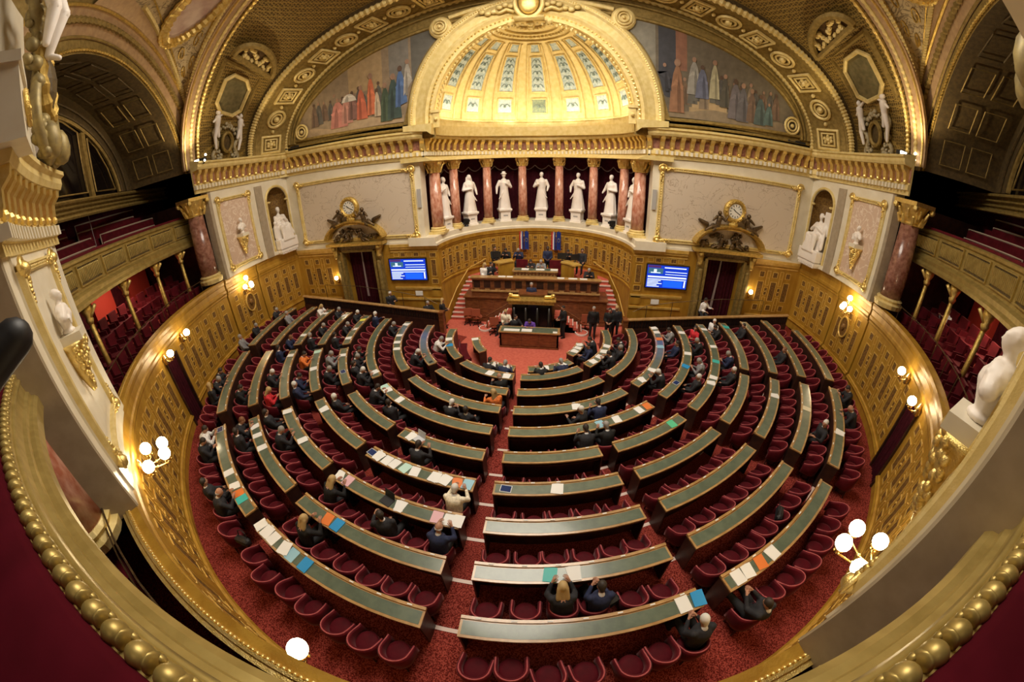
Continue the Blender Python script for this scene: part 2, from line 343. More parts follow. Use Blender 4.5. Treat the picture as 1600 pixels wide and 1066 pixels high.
# ------------------------------------------------------------------ front wall (either side of the tribune niche)
def zc(x): return .26*min(1, abs(x)/10)          # the cornice rises very slightly towards the sides
OPN = (6.63, 8.12, 1.74)
for i, sx in enumerate((-1, 1)):
    mb = MB(); Y = 1.9
    def bx(x0, x1, z0, z1, y0=Y, y1=Y+.5, mi=0): mb.box(min(sx*x0, sx*x1), max(sx*x0, sx*x1), y0, y1, z0, z1, mi)
    bx(3.74, OPN[0], FZ-.1, 1.95); bx(OPN[1], 11.2, FZ-.1, 1.95); bx(OPN[0], OPN[1], OPN[2], 1.95)
    bx(4.22, 11.2, 1.95, 5.5, mi=3); bx(3.74, 4.3, 1.85, 2.2, mi=3)
    for u0, u1 in ((3.76, 5.85), (8.75, 10.85)):
        for z0, z1, dy in ((1.74, 1.84, .05), (1.84, 1.96, .09), (-.46, -.38, .05), (1.62, 1.66, .03)): bx(u0, u1, z0, z1, Y-dy, Y+.01, 2)
        bx(u0, u1, 1.96, 2.04, Y-.07, Y+.01, 3)
    T = (sx, 0, 0)
    fr = line_fr((0, Y, 0), T, (0, -1, 0))
    for u0, u1 in ((8.85, 10.75),): oak_pattern(mb, fr, u0, u1, -.3, 1.58)
    # plain screen bay with a band of small panels, and a pilaster panel at the corner
    for q in range(5): panel(mb, fr, 4.32+q*.30, 4.52+q*.30, 1.44, 1.58, inset=q % 2)
    bx(3.80, 4.18, -.3, 1.62, Y-.03, Y+.01, 0); panel(mb, line_fr((0, Y-.03, 0), T, (0, -1, 0)), 3.87, 4.11, 1.40, 1.56); panel(mb, line_fr((0, Y-.03, 0), T, (0, -1, 0)), 3.90, 4.08, .60, 1.28); panel(mb, line_fr((0, Y-.03, 0), T, (0, -1, 0)), 3.87, 4.11, .28, .46)
    bx(3.76, 5.85, .04, .12, Y-.05, Y+.01, 2); bx(3.76, 5.85, -.02, .03, Y-.03, Y+.01, 2)
    struct('wall_front', mb, [OAK, OAKP, OAKL, CREAM])
# niche wall behind the tribune
NC = (0, 1.7)
mb = MB()
mb.rev([(4.0, FZ-.1), (3.78, FZ-.1), (3.78, .22), (3.74, .24), (3.74, .30), (3.78, .32), (3.78, 1.62), (3.74, 1.64), (3.74, 1.70), (3.69, 1.74), (3.69, 1.89), (4.0, 1.89)], 3, 177, 60, NC)
oak_pattern(mb, polar_fr(3.77, NC), 3.77*math.radians(6), 3.77*math.radians(174), .36, 1.58, .50)
mb.rev([(3.70, 1.89), (3.70, 1.98), (3.76, 2.02), (3.76, 2.22), (4.9, 2.22), (4.9, 1.89)], 0, 180, 60, NC, mi=3)
struct('wall_niche', mb, [OAK, OAKP, OAKL, CREAM])
mb = MB()                                                            # soffit and curtained back of the colonnade
mb.rev([(4.85, 2.2), (5.0, 2.2), (5.0, 5.4), (4.85, 5.4)], 3, 177, 60, NC)
struct('wall_colonnade', mb, MAHD)
mb = MB(); n = 420; vs = []
for z in (2.22, 3.4, 5.15):
    for j in range(n+1):
        a = 3.5+173*j/n; vs.append(P(4.74+.045*math.sin(j*.62)+.02*math.sin(j*.21), a, z, NC))
mb.add(vs, [(q*(n+1)+j, q*(n+1)+j+1, (q+1)*(n+1)+j+1, (q+1)*(n+1)+j) for q in range(2) for j in range(n)])
cc = [13, 30, 54.5, 78, 102, 125.5, 150, 167]
fr_ = MB()
for i in range(7):
    for j in range(3):
        a0 = cc[i]+(cc[i+1]-cc[i])*j/3; a1 = cc[i]+(cc[i+1]-cc[i])*(j+1)/3
        pts = [P(4.62, a0+(a1-a0)*t/8, 4.78-.20*math.sin(math.pi*t/8), NC) for t in range(9)]
        fr_.tube(pts, .022, 5)
        mb.add([P(4.64, a0+(a1-a0)*t/8, 5.15, NC) for t in range(9)]+pts, [(t, t+1, t+10, t+9) for t in range(8)])
cur = mb.build('curtain', CURT, org=P(4.74, 90, 2.22, NC), smooth=True)
tag(cur, 'deep maroon curtain hung behind the white statues and their columns', 'curtain')
cur['_o'] = tuple(P(4.74, 90, 2.22, NC)*S); fr_.build('fringe', FRINGE, cur)
# ------------------------------------------------------------------ cornice with consoles
def cornice(name, path, dz, inset=0.0, cstep=.36, closed=False):
    # path: list of (x, y, nx, ny) wall line and the direction the cornice projects
    prof = [(0, 5.12), (.05, 5.12), (.05, 5.24), (.10, 5.26), (.10, 5.40), (.06, 5.42), (.06, 5.86), (.30, 5.90), (.34, 5.98), (.34, 6.06), (.40, 6.10), (.40, 6.16), (0, 6.22)]
    mb = MB(); fr = [((x, y, dz(x)), (nx, ny, 0), (0, 0, 1)) for x, y, nx, ny in path]
    mb.sweep(fr, prof, 0)
    mb.sweep([((x, y, dz(x)), (nx, ny, 0), (0, 0, 1)) for x, y, nx, ny in path], [(.058, 5.46), (.066, 5.46), (.066, 5.82), (.058, 5.82)], 1)
    L = 0; nxt = cstep/2
    for i in range(len(path)-1):
        p, q = Vector(path[i][:2]), Vector(path[i+1][:2]); d = (q-p).length
        while nxt < L+d:
            t = (nxt-L)/d; c = p.lerp(q, t); nn = Vector(path[i][2:]).lerp(Vector(path[i+1][2:]), t).normalized(); tt = Vector((-nn.y, nn.x))
            M = Matrix(((nn.x, tt.x, 0, c.x), (nn.y, tt.y, 0, c.y), (0, 0, 1, dz(c.x)), (0, 0, 0, 1)))
            pts = [(0, 5.44), (.12, 5.46), (.15, 5.55), (.17, 5.70), (.27, 5.80), (.29, 5.89), (0, 5.89)]
            w = cstep*.22
            vs = [M @ Vector((a, s*w, z)) for s in (-1, 1) for a, z in pts]; k = len(pts)
            mb.add(vs, [tuple(range(k))[::-1], tuple(range(k, 2*k))]+[(j, (j+1) % k, (j+1) % k+k, j+k) for j in range(k)], 2)
            mb.ball(M @ Vector((.13, 0, 5.47)), (.05, .05, .06), 6, 4, 2)
            for h in (-.5, 0): mb.box(.05, .17, h*cstep-.04, h*cstep+.04, 5.25, 5.39, 3, M)
            nxt += cstep
        L += d
    return struct(name, mb, [GOLDP, REDMD, GOLDB, CREAM])
def arc_path(R, a0, a1, n, c=(0, 0), inward=True):
    out = []
    for i in range(n+1):
        a = math.radians(a0+(a1-a0)*i/n); d = (math.cos(a), math.sin(a)); s = -1 if inward else 1
        out.append((c[0]+R*d[0], c[1]+R*d[1], s*d[0], s*d[1]))
    return out
for i, sx in enumerate((-1, 1)):
    ap = [(sx*abs(x), y, sx*-abs(nx), ny) for x, y, nx, ny in arc_path(10.95, -17.0, 8.2, 12)]
    ap = ap+[(sx*10.55, 1.9, 0-sx*.6, -.8), (sx*10.2, 1.9, 0, -1), (sx*7.4, 1.9, 0, -1), (sx*4.3, 1.9, 0, -1), (sx*4.1, 1.95, -sx*.5, -.85)]
    cornice('trim_%d' % (3+i), ap, zc)
cornice('trim_5', arc_path(4.05, 4, 176, 44, NC), zc)
mb = MB(); mb.rev([(3.6, 5.14), (4.9, 5.14), (4.9, 5.3), (3.9, 5.3)], 0, 180, 50, NC)
mb.rev([(3.55, 6.1), (3.7, 6.22), (4.6, 6.3), (4.6, 6.5), (3.5, 6.5)], -3, 183, 50, NC)
struct('trim_6', mb, GOLDP)
# bust and statue walls (upper storey) with the sculpture niche
def arch_plate(mb, fr, u0, u1, z0, z1, uc, hw, zs, mi=0, n=14):
    # wall plate u0..u1, z0..z1 with an arched opening of half width hw centred at uc, springing at zs
    def pt(u, z): O, Nn, T = fr(u); return O+Vector((0, 0, z))
    arc = [(uc-hw*math.cos(math.pi*i/n), zs+hw*math.sin(math.pi*i/n)) for i in range(n+1)]
    top = [(u0+(u1-u0)*i/n, z1) for i in range(n+1)]
    mb.add([pt(*a) for a in arc]+[pt(*t) for t in top], [(i, i+1, i+n+2, i+n+1) for i in range(n)], mi)
    mb.add([pt(u0, z0), pt(uc-hw, z0), pt(uc-hw, zs), pt(u0, z1)], [(0, 1, 2, 3)], mi)
    mb.add([pt(u1, z0), pt(uc+hw, z0), pt(uc+hw, zs), pt(u1, z1)], [(3, 2, 1, 0)], mi)
for i, sx in enumerate((-1, 1)):
    mb = MB()
    def A(a): return a if sx > 0 else -180-a                        # azimuths are given for the right-hand side
    R = 10.95
    mb.rev([(R, 2.14), (R, 5.5), (R+.3, 5.5), (R+.3, 2.14)], A(-13.5), A(-12.6), 2, mi=1)
    mb.rev([(R, 2.14), (R, 5.5), (R+.35, 5.5), (R+.35, 2.14)], A(-12.6), A(2.2), 10)
    mb.rev([(R, 2.14), (R, 5.5), (R+.35, 5.5), (R+.35, 2.14)], A(9.9), A(10.6), 2)
    mb.rev([(R-.05, 2.14), (R-.05, 5.2), (R, 5.2), (R, 2.14)], A(.1), A(2.2), 2, mi=1)
    mb.rev([(R-.04, 2.14), (R-.04, 2.30), (R+.3, 2.30), (R+.3, 2.14)], A(2.2), A(10.6), 5)
    fr = polar_fr(R); uc = R*math.radians(A(6.2))
    ua, ub = sorted((R*math.radians(A(2.2)), R*math.radians(A(9.9))))
    arch_plate(mb, fr, ua, ub, 2.3, 5.5, uc, .56, 4.45)
    c = P(R, A(6.2))
    mb.rev([(.56, 2.3), (.56, 4.45), (.49, 4.72), (.28, 4.93), (.01, 5.01)], A(6.2)-90, A(6.2)+90, 16, (c.x, c.y), 3, cap=False, closed=False)
    struct('wall_upper', mb, [CREAM, TAUPE, PINKM, MOSA])
    fm = MB(); O, Nn, T = fr(uc)                                     # moulded arch round the niche
    pts = [O+T*(.62*math.cos(t))+Vector((0, 0, 4.45+.62*math.sin(t)))+Nn*.03 for t in [math.pi*q/16 for q in range(17)]]
    pts = [O+T*.62+Nn*.03+Vector((0, 0, 2.3))]+pts+[O-T*.62+Nn*.03+Vector((0, 0, 2.3))]
    fm.tube(pts, .055, 6)
    fm.tube([p+Nn*.02 for p in pts], .02, 5)
    for q in (-.5, .5): fm.ball(O+T*q+Vector((0, 0, 4.42))+Nn*.05, (.09, .09, .05), 8, 5)
    struct('trim_%d' % (7+i), fm, GOLDP)
# ------------------------------------------------------------------ the two piers between the galleries
for i, sx in enumerate((-1, 1)):
    def A(a): return a if sx > 0 else -180-a
    mb = MB(); R = 11.05
    mb.rev([(R, 2.14), (R, 5.1), (R+.42, 5.1), (R+.42, 2.14)], A(-57.2), A(-73.0), 10); mb.rev([(R+.4, 2.14), (R+.4, 5.1), (R+1.2, 5.1), (R+1.2, 2.14)], A(-57.2), A(-69.5), 10)
    mb.rev([(R-.03, 2.14), (R-.03, 5.1), (R, 5.1), (R, 2.14)], A(-58.6), A(-71.2), 10, mi=2)
    mb.rev([(R+.02, 2.14), (R+.02, 5.1), (R+.42, 5.1), (R+.42, 2.14)], A(-73.0), A(-73.1), 1, mi=1)
    mb.rev([(R-.05, 5.95), (R-.05, 8.6), (R+1.2, 8.6), (R+1.2, 5.95)], A(-57.2), A(-70), 8)
    struct('wall_pier', mb, [CREAM, TAUPE, CREAM])
    ap = arc_path(R, A(-56.6), A(-73.2), 10)
    cornice('trim_%d' % (9+i), ap, lambda x: -.06, cstep=.36)
# ------------------------------------------------------------------ half dome over the niche
DC = (0, 1.75); DZ = 6.5; DR = 3.5
def dome_pt(r, az, el): return Vector((DC[0]+r*math.cos(math.radians(el))*math.cos(math.radians(az)), DC[1]+r*math.cos(math.radians(el))*math.sin(math.radians(az)), DZ+r*math.sin(math.radians(el))))
mb = MB(); na, ne = 72, 30
vs = [dome_pt(DR, 180*i/na, 90*j/ne) for j in range(ne+1) for i in range(na+1)]
mb.add(vs, [(j*(na+1)+i, j*(na+1)+i+1, (j+1)*(na+1)+i+1, (j+1)*(na+1)+i) for j in range(ne) for i in range(na)])
def dome_panel(az, w, e0, e1, fill, rim=.035):
    # inset panel of half width w (degrees of azimuth) with a raised gilt frame
    g = [dome_pt(DR-.012, az+s*w, e0+(e1-e0)*j/6) for s in (-1, -.5, 0, .5, 1) for j in range(7)]
    mb.add(g, [(c*7+j, c*7+j+1, (c+1)*7+j+1, (c+1)*7+j) for c in range(4) for j in range(6)], fill)
    loop = [dome_pt(DR-.02, az-w, e0+(e1-e0)*j/6) for j in range(7)]+[dome_pt(DR-.02, az+s*w, e1) for s in (-.5, 0, .5)]+[dome_pt(DR-.02, az+w, e1-(e1-e0)*j/6) for j in range(7)]+[dome_pt(DR-.02, az-s*w, e0) for s in (-.5, 0, .5)]
    mb.tube(loop, rim, 6, 1, closed=True)
    loop2 = [dome_pt(DR-.035, az+(0 if False else (math.copysign(1, 0)))*0, 0)] if False else None
for i in range(7):
    az = 90+(i-3)*25.0
    dome_panel(az, 5.4, 9.5, 20, 2 if i != 3 else 3); dome_panel(az, 5.6, 25, 52, 2); dome_panel(az, 5.6, 55.5, 63, 2)
    for s in (-1, 1): mb.tube([dome_pt(DR-.03, az+s*8.6, e) for e in range(3, 67, 4)], .03, 5, 1)
    for e, q in ((29, .10), (34, .13), (39, .10), (44, .12), (48, .08), (14.5, .13)):    # stylised foliage in the panels
        for s in (-1, 1): mb.tube([dome_pt(DR-.03, az+s*t, e+1.8*math.sin(t*.9)) for t in (0, 1, 2, 3, 3.8)], .016, 4, 4)
        mb.ball(dome_pt(DR-.03, az, e), q*.45, 6, 4, 4)
for e, r in ((66, .04), (73, .05), (4, .05)):
    mb.tube([dome_pt(DR-.03, a, e) for a in range(2, 179, 4)], r, 6, 1)
for a in range(4, 178, 7): mb.ball(dome_pt(DR-.02, a, 69.5), (.07, .07, .05), 6, 4, 1)
for a in range(0, 181, 15): mb.ball(dome_pt(DR-.03, a, 79), (.13, .13, .08), 6, 4, 1)
for e in (83, 87): mb.ball(dome_pt(DR-.03, 90, e), .14, 8, 5, 1)
PBLUE = mat('painted_blue_panel', (.62, .68, .62), .6, 0, (.34, .44, .44), 9)
POLIV = mat('painted_dark_panel', (.30, .34, .20), .6, 0, (.16, .22, .16), 9)
PLEAF = mat('painted_leaf', (.20, .26, .22), .6)
struct('ceiling_half_dome', mb, [GOLDP, GOLDP, PBLUE, POLIV, PLEAF])
# ------------------------------------------------------------------ the great front arch: face wall, archivolt, murals
FY = 1.9
def ell(a, b, z0, t, y, cx=0): return Vector((cx+a*math.cos(math.radians(t)), y, z0+b*math.sin(math.radians(t))))
mb = MB()
n = 96
out = [ell(10.6, 5.0, 6.25, 180*i/n, FY) for i in range(n+1)]
inn = [Vector((3.55*math.cos(math.pi*i/n), FY, 6.5+3.55*math.sin(math.pi*i/n))) for i in range(n+1)]
mb.add(out+inn, [(i, i+1, n+1+i+1, n+1+i) for i in range(n)])
mb.add([(-10.9, FY, 6.0), (-3.5, FY, 6.0), (-3.5, FY, 6.6), (-10.9, FY, 6.6)], [(0, 1, 2, 3)]); mb.add([(10.9, FY, 6.0), (3.5, FY, 6.0), (3.5, FY, 6.6), (10.9, FY, 6.6)], [(3, 2, 1, 0)])
# mouldings: elliptical frame round the lunette paintings and along the springing
for a, b, r, y in ((10.28, 4.62, .10, 1.86), (10.1, 4.35, .05, 1.85), (9.95, 3.86, .07, 1.84)):
    mb.tube([ell(a, b, 6.55, t, y) for t in range(2, 179, 2)], r, 6, 1)
for sx in (-1, 1):
    mb.tube([(sx*4.75, 1.84, 6.62), (sx*7.2, 1.84, 6.70), (sx*9.9, 1.84, 6.80)], .06, 6, 1)
    mb.tube([(sx*4.4, 1.84, 6.42), (sx*7.2, 1.84, 6.50), (sx*10.3, 1.84, 6.58)], .05, 6, 1)
struct('wall_lunette', mb, [GOLDD, GOLDD])
mb = MB()
sec = [(-.03, -.02), (-.03, .10), (.12, .14), (.20, .10), (.30, .16), (.42, .12), (.70, .10), (.78, .15), (.88, .17), (.98, .12), (1.04, .04), (1.04, -.02)]
frs = []
for i in range(97):
    t = math.pi*i/96; d = Vector((math.cos(t), 0, math.sin(t))); frs.append((Vector((0, FY, 6.5))+d*3.52, d, Vector((0, -1, 0))))
mb.sweep(frs, sec, 0)
for i in range(150):
    t = math.pi*(i+.5)/150; d = Vector((math.cos(t), 0, math.sin(t)))
    mb.ball(Vector((0, FY-.15, 6.5))+d*4.36, .035, 5, 4, 1)
    if i % 2 == 0: mb.ball(Vector((0, FY-.12, 6.5))+d*3.66, .05, 5, 4, 1)
struct('trim_11', mb, [GOLDP, GOLDB])
# inner soffit band with carved pattern (between face and dome)
mb = MB()
for i in range(64):
    t = math.pi*(i+.5)/64; d = Vector((math.cos(t), 0, math.sin(t))); mb.ball(Vector((0, 1.86, 6.5))+d*3.40, (.06, .07, .06), 5, 4, 0)
for sx in (-1, 1):
    mb.box(sx*3.4-.16, sx*3.4+.16, 1.70, 1.86, 6.9, 7.0); mb.box(sx*3.4-.12, sx*3.4+.12, 1.74, 1.84, 6.35, 6.9); mb.ball((sx*3.4, 1.7, 6.66), .07, 7, 5)
struct('trim_12', mb, GOLDP)
# roundels
def roundel(mb, c, r, ax=Vector((0, -1, 0)), mi=0):
    u = ax.orthogonal().normalized(); v = ax.cross(u)
    for rr_, tr, h in ((r, r*.16, .03), (r*.62, r*.12, .04)): mb.tube([c+ax*h+u*(rr_*math.cos(t))+v*(rr_*math.sin(t)) for t in [2*math.pi*q/18 for q in range(18)]], tr, 6, mi, closed=True)
    mb.ball(c+ax*.03, r*.26, 8, 5, mi)
mb = MB()
for sx in (-1, 1):
    c = Vector((sx*3.12, 1.8, 10.08)); mb.lathe([(.01, .10), (.36, .08), (.42, .02), (.42, -.1)], c, 20, 0, Matrix.Rotation(math.radians(90), 4, 'X')); roundel(mb, c+Vector((0, -.1, 0)), .26)
    roundel(mb, Vector((sx*9.45, 1.82, 7.12)), .30)
    pts = [(sx*1.1, 1.82, 10.72), (sx*1.9, 1.82, 10.62), (sx*2.8, 1.82, 10.42)]
    mb.tube(pts, .10, 6)
struct('trim_13', mb, GOLDP)
# murals: generic robed figures painted on a flat ground
def mural(sx, label, bg, figs, floorc, extra):
    t = gthing('mural', label, 'mural', (sx*6.6, 1.87, 6.8))
    mats = []; M = {}
    def mi(c):
        if c not in M: M[c] = len(mats); mats.append(mat('mural_paint', c, .75, 0, tuple(x*.72 for x in c), 3.5, lo=.3, hi=.7))
        return M[c]
    mb = MB(); xs = [4.75+i*(9.85-4.75)/40 for i in range(41)]; Y = 1.87
    def lo(x): return 6.72+.016*(x-4.75) if x > 4.66 else 6.7
    def hi(x): return min(6.75+3.66*math.sqrt(max(0, 1-(x/9.9)**2)), 12)
    def arcin(x): return 6.5+math.sqrt(max(0, 4.6**2-x*x)) if x < 4.6 else 0
    X = [2.75+i*.178 for i in range(41)]
    lowv = [max(lo(x), arcin(x)) for x in X]; hiv = [max(hi(x), l) for x, l in zip(X, lowv)]
    vs = [(sx*x, Y, z) for x, z in zip(X, lowv)]+[(sx*x, Y, z) for x, z in zip(X, hiv)]
    mb.add(vs, [(i, i+1, 42+i, 41+i) for i in range(40)], mi(bg))
    def inside(x, z): return max(lo(x), arcin(x)+.03)+.02 <= z <= hi(x)-.03 and 2.8 < x < 9.8
    def poly(pts, c, k):                                             # clipped to the painting
        q = [(x, min(max(z, max(lo(x), arcin(x))+.015), hi(x)-.02)) for x, z in pts]
        mb.add([(sx*x, Y-.0015*k, z) for x, z in q], [tuple(range(len(q)))], mi(c))
    for x0, x1, z0, z1, c in extra:
        m_ = 6; poly([(x0+(x1-x0)*j/m_, z0) for j in range(m_+1)]+[(x1+(x0-x1)*j/m_, z1) for j in range(m_+1)], c, 1)
    m_ = 12; poly([(4.7+(9.7-4.7)*j/m_, 6.6) for j in range(m_+1)]+[(9.7+(4.7-9.7)*j/m_, 7.05+.1*math.sin(j)) for j in range(m_+1)], floorc, 2)
    rf = random.Random(9); bgf = []
    for q in range(16):
        x = 5.0+4.0*q/16+rf.uniform(-.1, .1); bgf.append((x, 7.05+rf.uniform(0, .35), rf.uniform(.75, 1.1), .38, rf.choice([(.16, .10, .07), (.10, .09, .08), (.20, .13, .08), (.13, .12, .10), (.24, .18, .12)])))
    figs = bgf+figs
    for k, (x, z, h, w, c) in enumerate(figs):
        k = 3+k
        poly([(x-w*.5, z), (x-w*.42, z+h*.4), (x-w*.26, z+h*.72), (x-w*.1, z+h*.86), (x+w*.1, z+h*.86), (x+w*.26, z+h*.72), (x+w*.40, z+h*.4), (x+w*.5, z)], c, k)
        poly([(x-w*.42, z+h*.45), (x-w*.1, z+h*.62), (x+w*.42, z+h*.5), (x+w*.36, z+h*.42), (x-w*.1, z+h*.52)], tuple(v*1.25 for v in c), k+.15)
        poly([(x+w*.05, z+.01), (x+w*.0, z+h*.45), (x+w*.08, z+h*.7), (x+w*.2, z+h*.5), (x+w*.3, z+.01)], tuple(v*.6 for v in c), k+.3)
        r = h*.062
        poly([(x+r*math.cos(a), z+h*.93+r*1.2*math.sin(a)) for a in [2*math.pi*q/8 for q in range(8)]], (.34, .20, .13) if k % 3 else (.12, .07, .045), k+.5)
    mb.build('painted_scene', mats, t)
    return t
mural(-1, 'painted lunette left of the half dome, robed figures in pink, red, green and blue', (.30, .22, .14),
      [(7.55, 6.95, 1.2, .85, (.50, .20, .16)), (7.15, 7.05, 1.15, .55, (.46, .22, .17)), (6.85, 7.15, 1.15, .5, (.22, .11, .09)), (6.45, 7.1, 1.35, .5, (.50, .13, .07)), (6.0, 7.2, 1.65, .42, (.60, .17, .08)), (5.75, 7.1, 1.1, .3, (.52, .40, .28)), (5.4, 6.85, 1.5, .5, (.07, .10, .06)), (5.05, 6.9, 1.75, .6, (.05, .08, .07)), (4.75, 7.3, 1.6, .5, (.09, .16, .34)), (4.45, 7.7, 1.4, .4, (.40, .36, .30)), (7.0, 7.9, .35, .7, (.62, .56, .48))],
      (.42, .30, .18), [(2.8, 4.3, 8, 10.6, (.13, .12, .10)), (4.4, 5.2, 8.5, 10.3, (.22, .20, .17)), (5.5, 7.0, 8.2, 9.9, (.42, .29, .15))])
mural(1, 'painted lunette right of the half dome, crowded dark scene round a stepped throne', (.16, .13, .09),
      [(4.95, 6.9, 1.9, .55, (.30, .15, .08)), (5.55, 7.6, 1.35, .5, (.32, .30, .26)), (5.85, 7.5, 1.2, .5, (.14, .15, .22)), (6.3, 7.55, 1.4, .4, (.42, .38, .24)), (6.7, 7.3, 1.2, .4, (.09, .08, .06)), (7.1, 6.95, 1.45, .55, (.15, .13, .14)), (7.4, 6.9, 1.4, .5, (.12, .11, .12)), (7.75, 6.95, 1.2, .4, (.16, .10, .07)), (8.1, 6.9, 1.1, .5, (.07, .10, .10)), (8.45, 6.95, .8, .4, (.08, .13, .13)), (4.5, 7.6, 1.0, .5, (.05, .05, .06))],
      (.25, .19, .12), [(2.8, 4.2, 8, 10.6, (.26, .24, .19)), (4.3, 4.9, 7.4, 10.2, (.06, .06, .07)), (4.9, 5.3, 8.4, 10, (.28, .13, .08)), (5.4, 7.0, 6.9, 7.15, (.36, .26, .14)), (5.5, 6.8, 7.15, 7.35, (.42, .30, .16)), (5.6, 6.6, 7.35, 7.55, (.36, .26, .13))])
# keystone cartouche over the half dome
t = gthing('cartouche', 'large gilt shield cartouche at the crown of the half dome arch', 'cartouche', (0, 1.6, 10.2))
mb = MB(); mb.ball((0, 1.62, 10.62), (.36, .16, .46), 12, 8); mb.build('shield', GOLDB, t, smooth=True)
mb = MB(); mb.tube([(0+.46*math.cos(a), 1.6, 10.62+.58*math.sin(a)) for a in [2*math.pi*q/24 for q in range(24)]], .08, 7, closed=True)
mb.box(-.5, .5, 1.5, 1.85, 9.98, 10.08)
for sx in (-1, 1):
    for q in range(6): mb.ball((sx*(.6+q*.2), 1.7, 10.55+.1*math.sin(q*1.3)-.03*q), (.13, .07, .10), 6, 4)
    mb.tube([(sx*.5, 1.65, 10.3), (sx*.75, 1.62, 10.4), (sx*1.0, 1.66, 10.3), (sx*1.3, 1.7, 10.42)], [.06, .07, .05, .02], 6)
mb.build('scrolls', GOLDP, t, smooth=True)
# ------------------------------------------------------------------ coffered soffit, lattice vault, rib
def soff(t, s): return ell(10.4+.7*s, 4.9, 6.3, t, 1.9-1.7*s)
mb = MB(); n = 90
vs = [soff(180*i/n, s) for s in (0, 1) for i in range(n+1)]
mb.add(vs, [(i, i+1, n+2+i, n+1+i) for i in range(n)])
def bumpy(mb, fn, n, r0, r1, mi, k=6): mb.tube([fn(i/n) for i in range(n+1)], [r0 if i % 2 else r1 for i in range(n+1)], k, mi)
bumpy(mb, lambda q: soff(180*q, .97)+Vector((0, -.02, -.03)), 300, .09, .13, 1); bumpy(mb, lambda q: soff(180*q, .06)+Vector((0, 0, -.04)), 260, .05, .08, 1)
mb.tube([soff(180*i/n, .88)*1 for i in range(n+1)], .05, 5, 0)
L = [0]
for i in range(1, 361): L.append(L[-1]+(soff(i*.5, .5)-soff((i-1)*.5, .5)).length)
tot = L[-1]; N_ = 23
def t_at(l):
    for i in range(1, 361):
        if L[i] >= l: return .5*(i-1+(l-L[i-1])/(L[i]-L[i-1]))
    return 180
for j in range(N_):
    l = tot*(j+.5)/N_; t0 = t_at(l); c = soff(t0, .47); a = (soff(t0+.5, .47)-soff(t0-.5, .47)).normalized(); b = (soff(t0, .6)-soff(t0, .4)).normalized(); nn = a.cross(b).normalized()
    if nn.dot(Vector((0, -2, 4))-c) < 0: nn = -nn
    if j % 2 == 0:
        hw, hh = .34, .42
        for h, r, mi in ((1.0, .055, 1), (.62, .035, 1)):
            loop = [c+nn*.05+a*(hw*h*x)+b*(hh*h*y) for x, y in ((-1, -1), (1, -1), (1, 1), (-1, 1))]
            for q in range(4): mb.cap(loop[q], loop[(q+1) % 4], r, r, 5, mi)
        for q in range(6): mb.ball(c+nn*.06+a*(.12*math.cos(q))+b*(.15*math.sin(q)), .07, 6, 4, 2)
        mb.ball(c+nn*.08, .10, 7, 5, 2)
    else:
        for rr_, tr in ((.36, .06), (.22, .045)): mb.tube([c+nn*.05+a*(rr_*math.cos(q))+b*(rr_*math.sin(q)) for q in [2*math.pi*z/16 for z in range(16)]], tr, 5, 1, closed=True)
        mb.ball(c+nn*.06, .13, 7, 5, 2)
    e = soff(t_at(min(tot-.01, l+tot/N_/2)), .47); mb.ball(e+nn*.04, .08, 6, 4, 2)
struct('ceiling_front_arch', mb, [GOLDD, GOLDP, GOLDP])
# recess behind the coffered arch, then the lattice vault up to the rib over the piers
def vault(t, s):
    a = 11.3-.35*s; b = 5.15+1.25*s; return ell(a, b, 6.25, t, .16-2.76*s)
mb = MB(); n = 72; m = 8
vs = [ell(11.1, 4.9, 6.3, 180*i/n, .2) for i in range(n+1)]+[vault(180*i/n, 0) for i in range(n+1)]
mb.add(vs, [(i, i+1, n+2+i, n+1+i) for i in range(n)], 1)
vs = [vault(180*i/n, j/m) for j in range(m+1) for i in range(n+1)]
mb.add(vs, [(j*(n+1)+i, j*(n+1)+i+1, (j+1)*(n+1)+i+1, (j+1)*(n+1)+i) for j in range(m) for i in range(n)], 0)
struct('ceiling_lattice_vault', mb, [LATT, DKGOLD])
mb = MB()
def rib(t, o=0, dy=0): return ell(10.92+o, 6.4+o, 6.25, t, -2.62+dy)
for o, dy, r0, r1, mi, N2 in ((-.04, .10, .06, .09, 1, 300), (-.02, -.18, .06, .09, 0, 260), (-.02, -.42, .04, .04, 1, 60)):
    mb.tube([rib(t*180/N2, o, dy) for t in range(N2+1)], [r0 if i % 2 else r1 for i in range(N2+1)], 6, mi)
mb.sweep([(rib(t*2, 0, -.15), Vector((math.cos(math.radians(t*2)), 0, math.sin(math.radians(t*2)))), Vector((0, -1, 0))) for t in range(91)], [(-.06, -.12), (.0, .36), (.1, .36), (.1, -.12)], 2)
struct('trim_14', mb, [GOLDP, GOLDB, MAUVE])
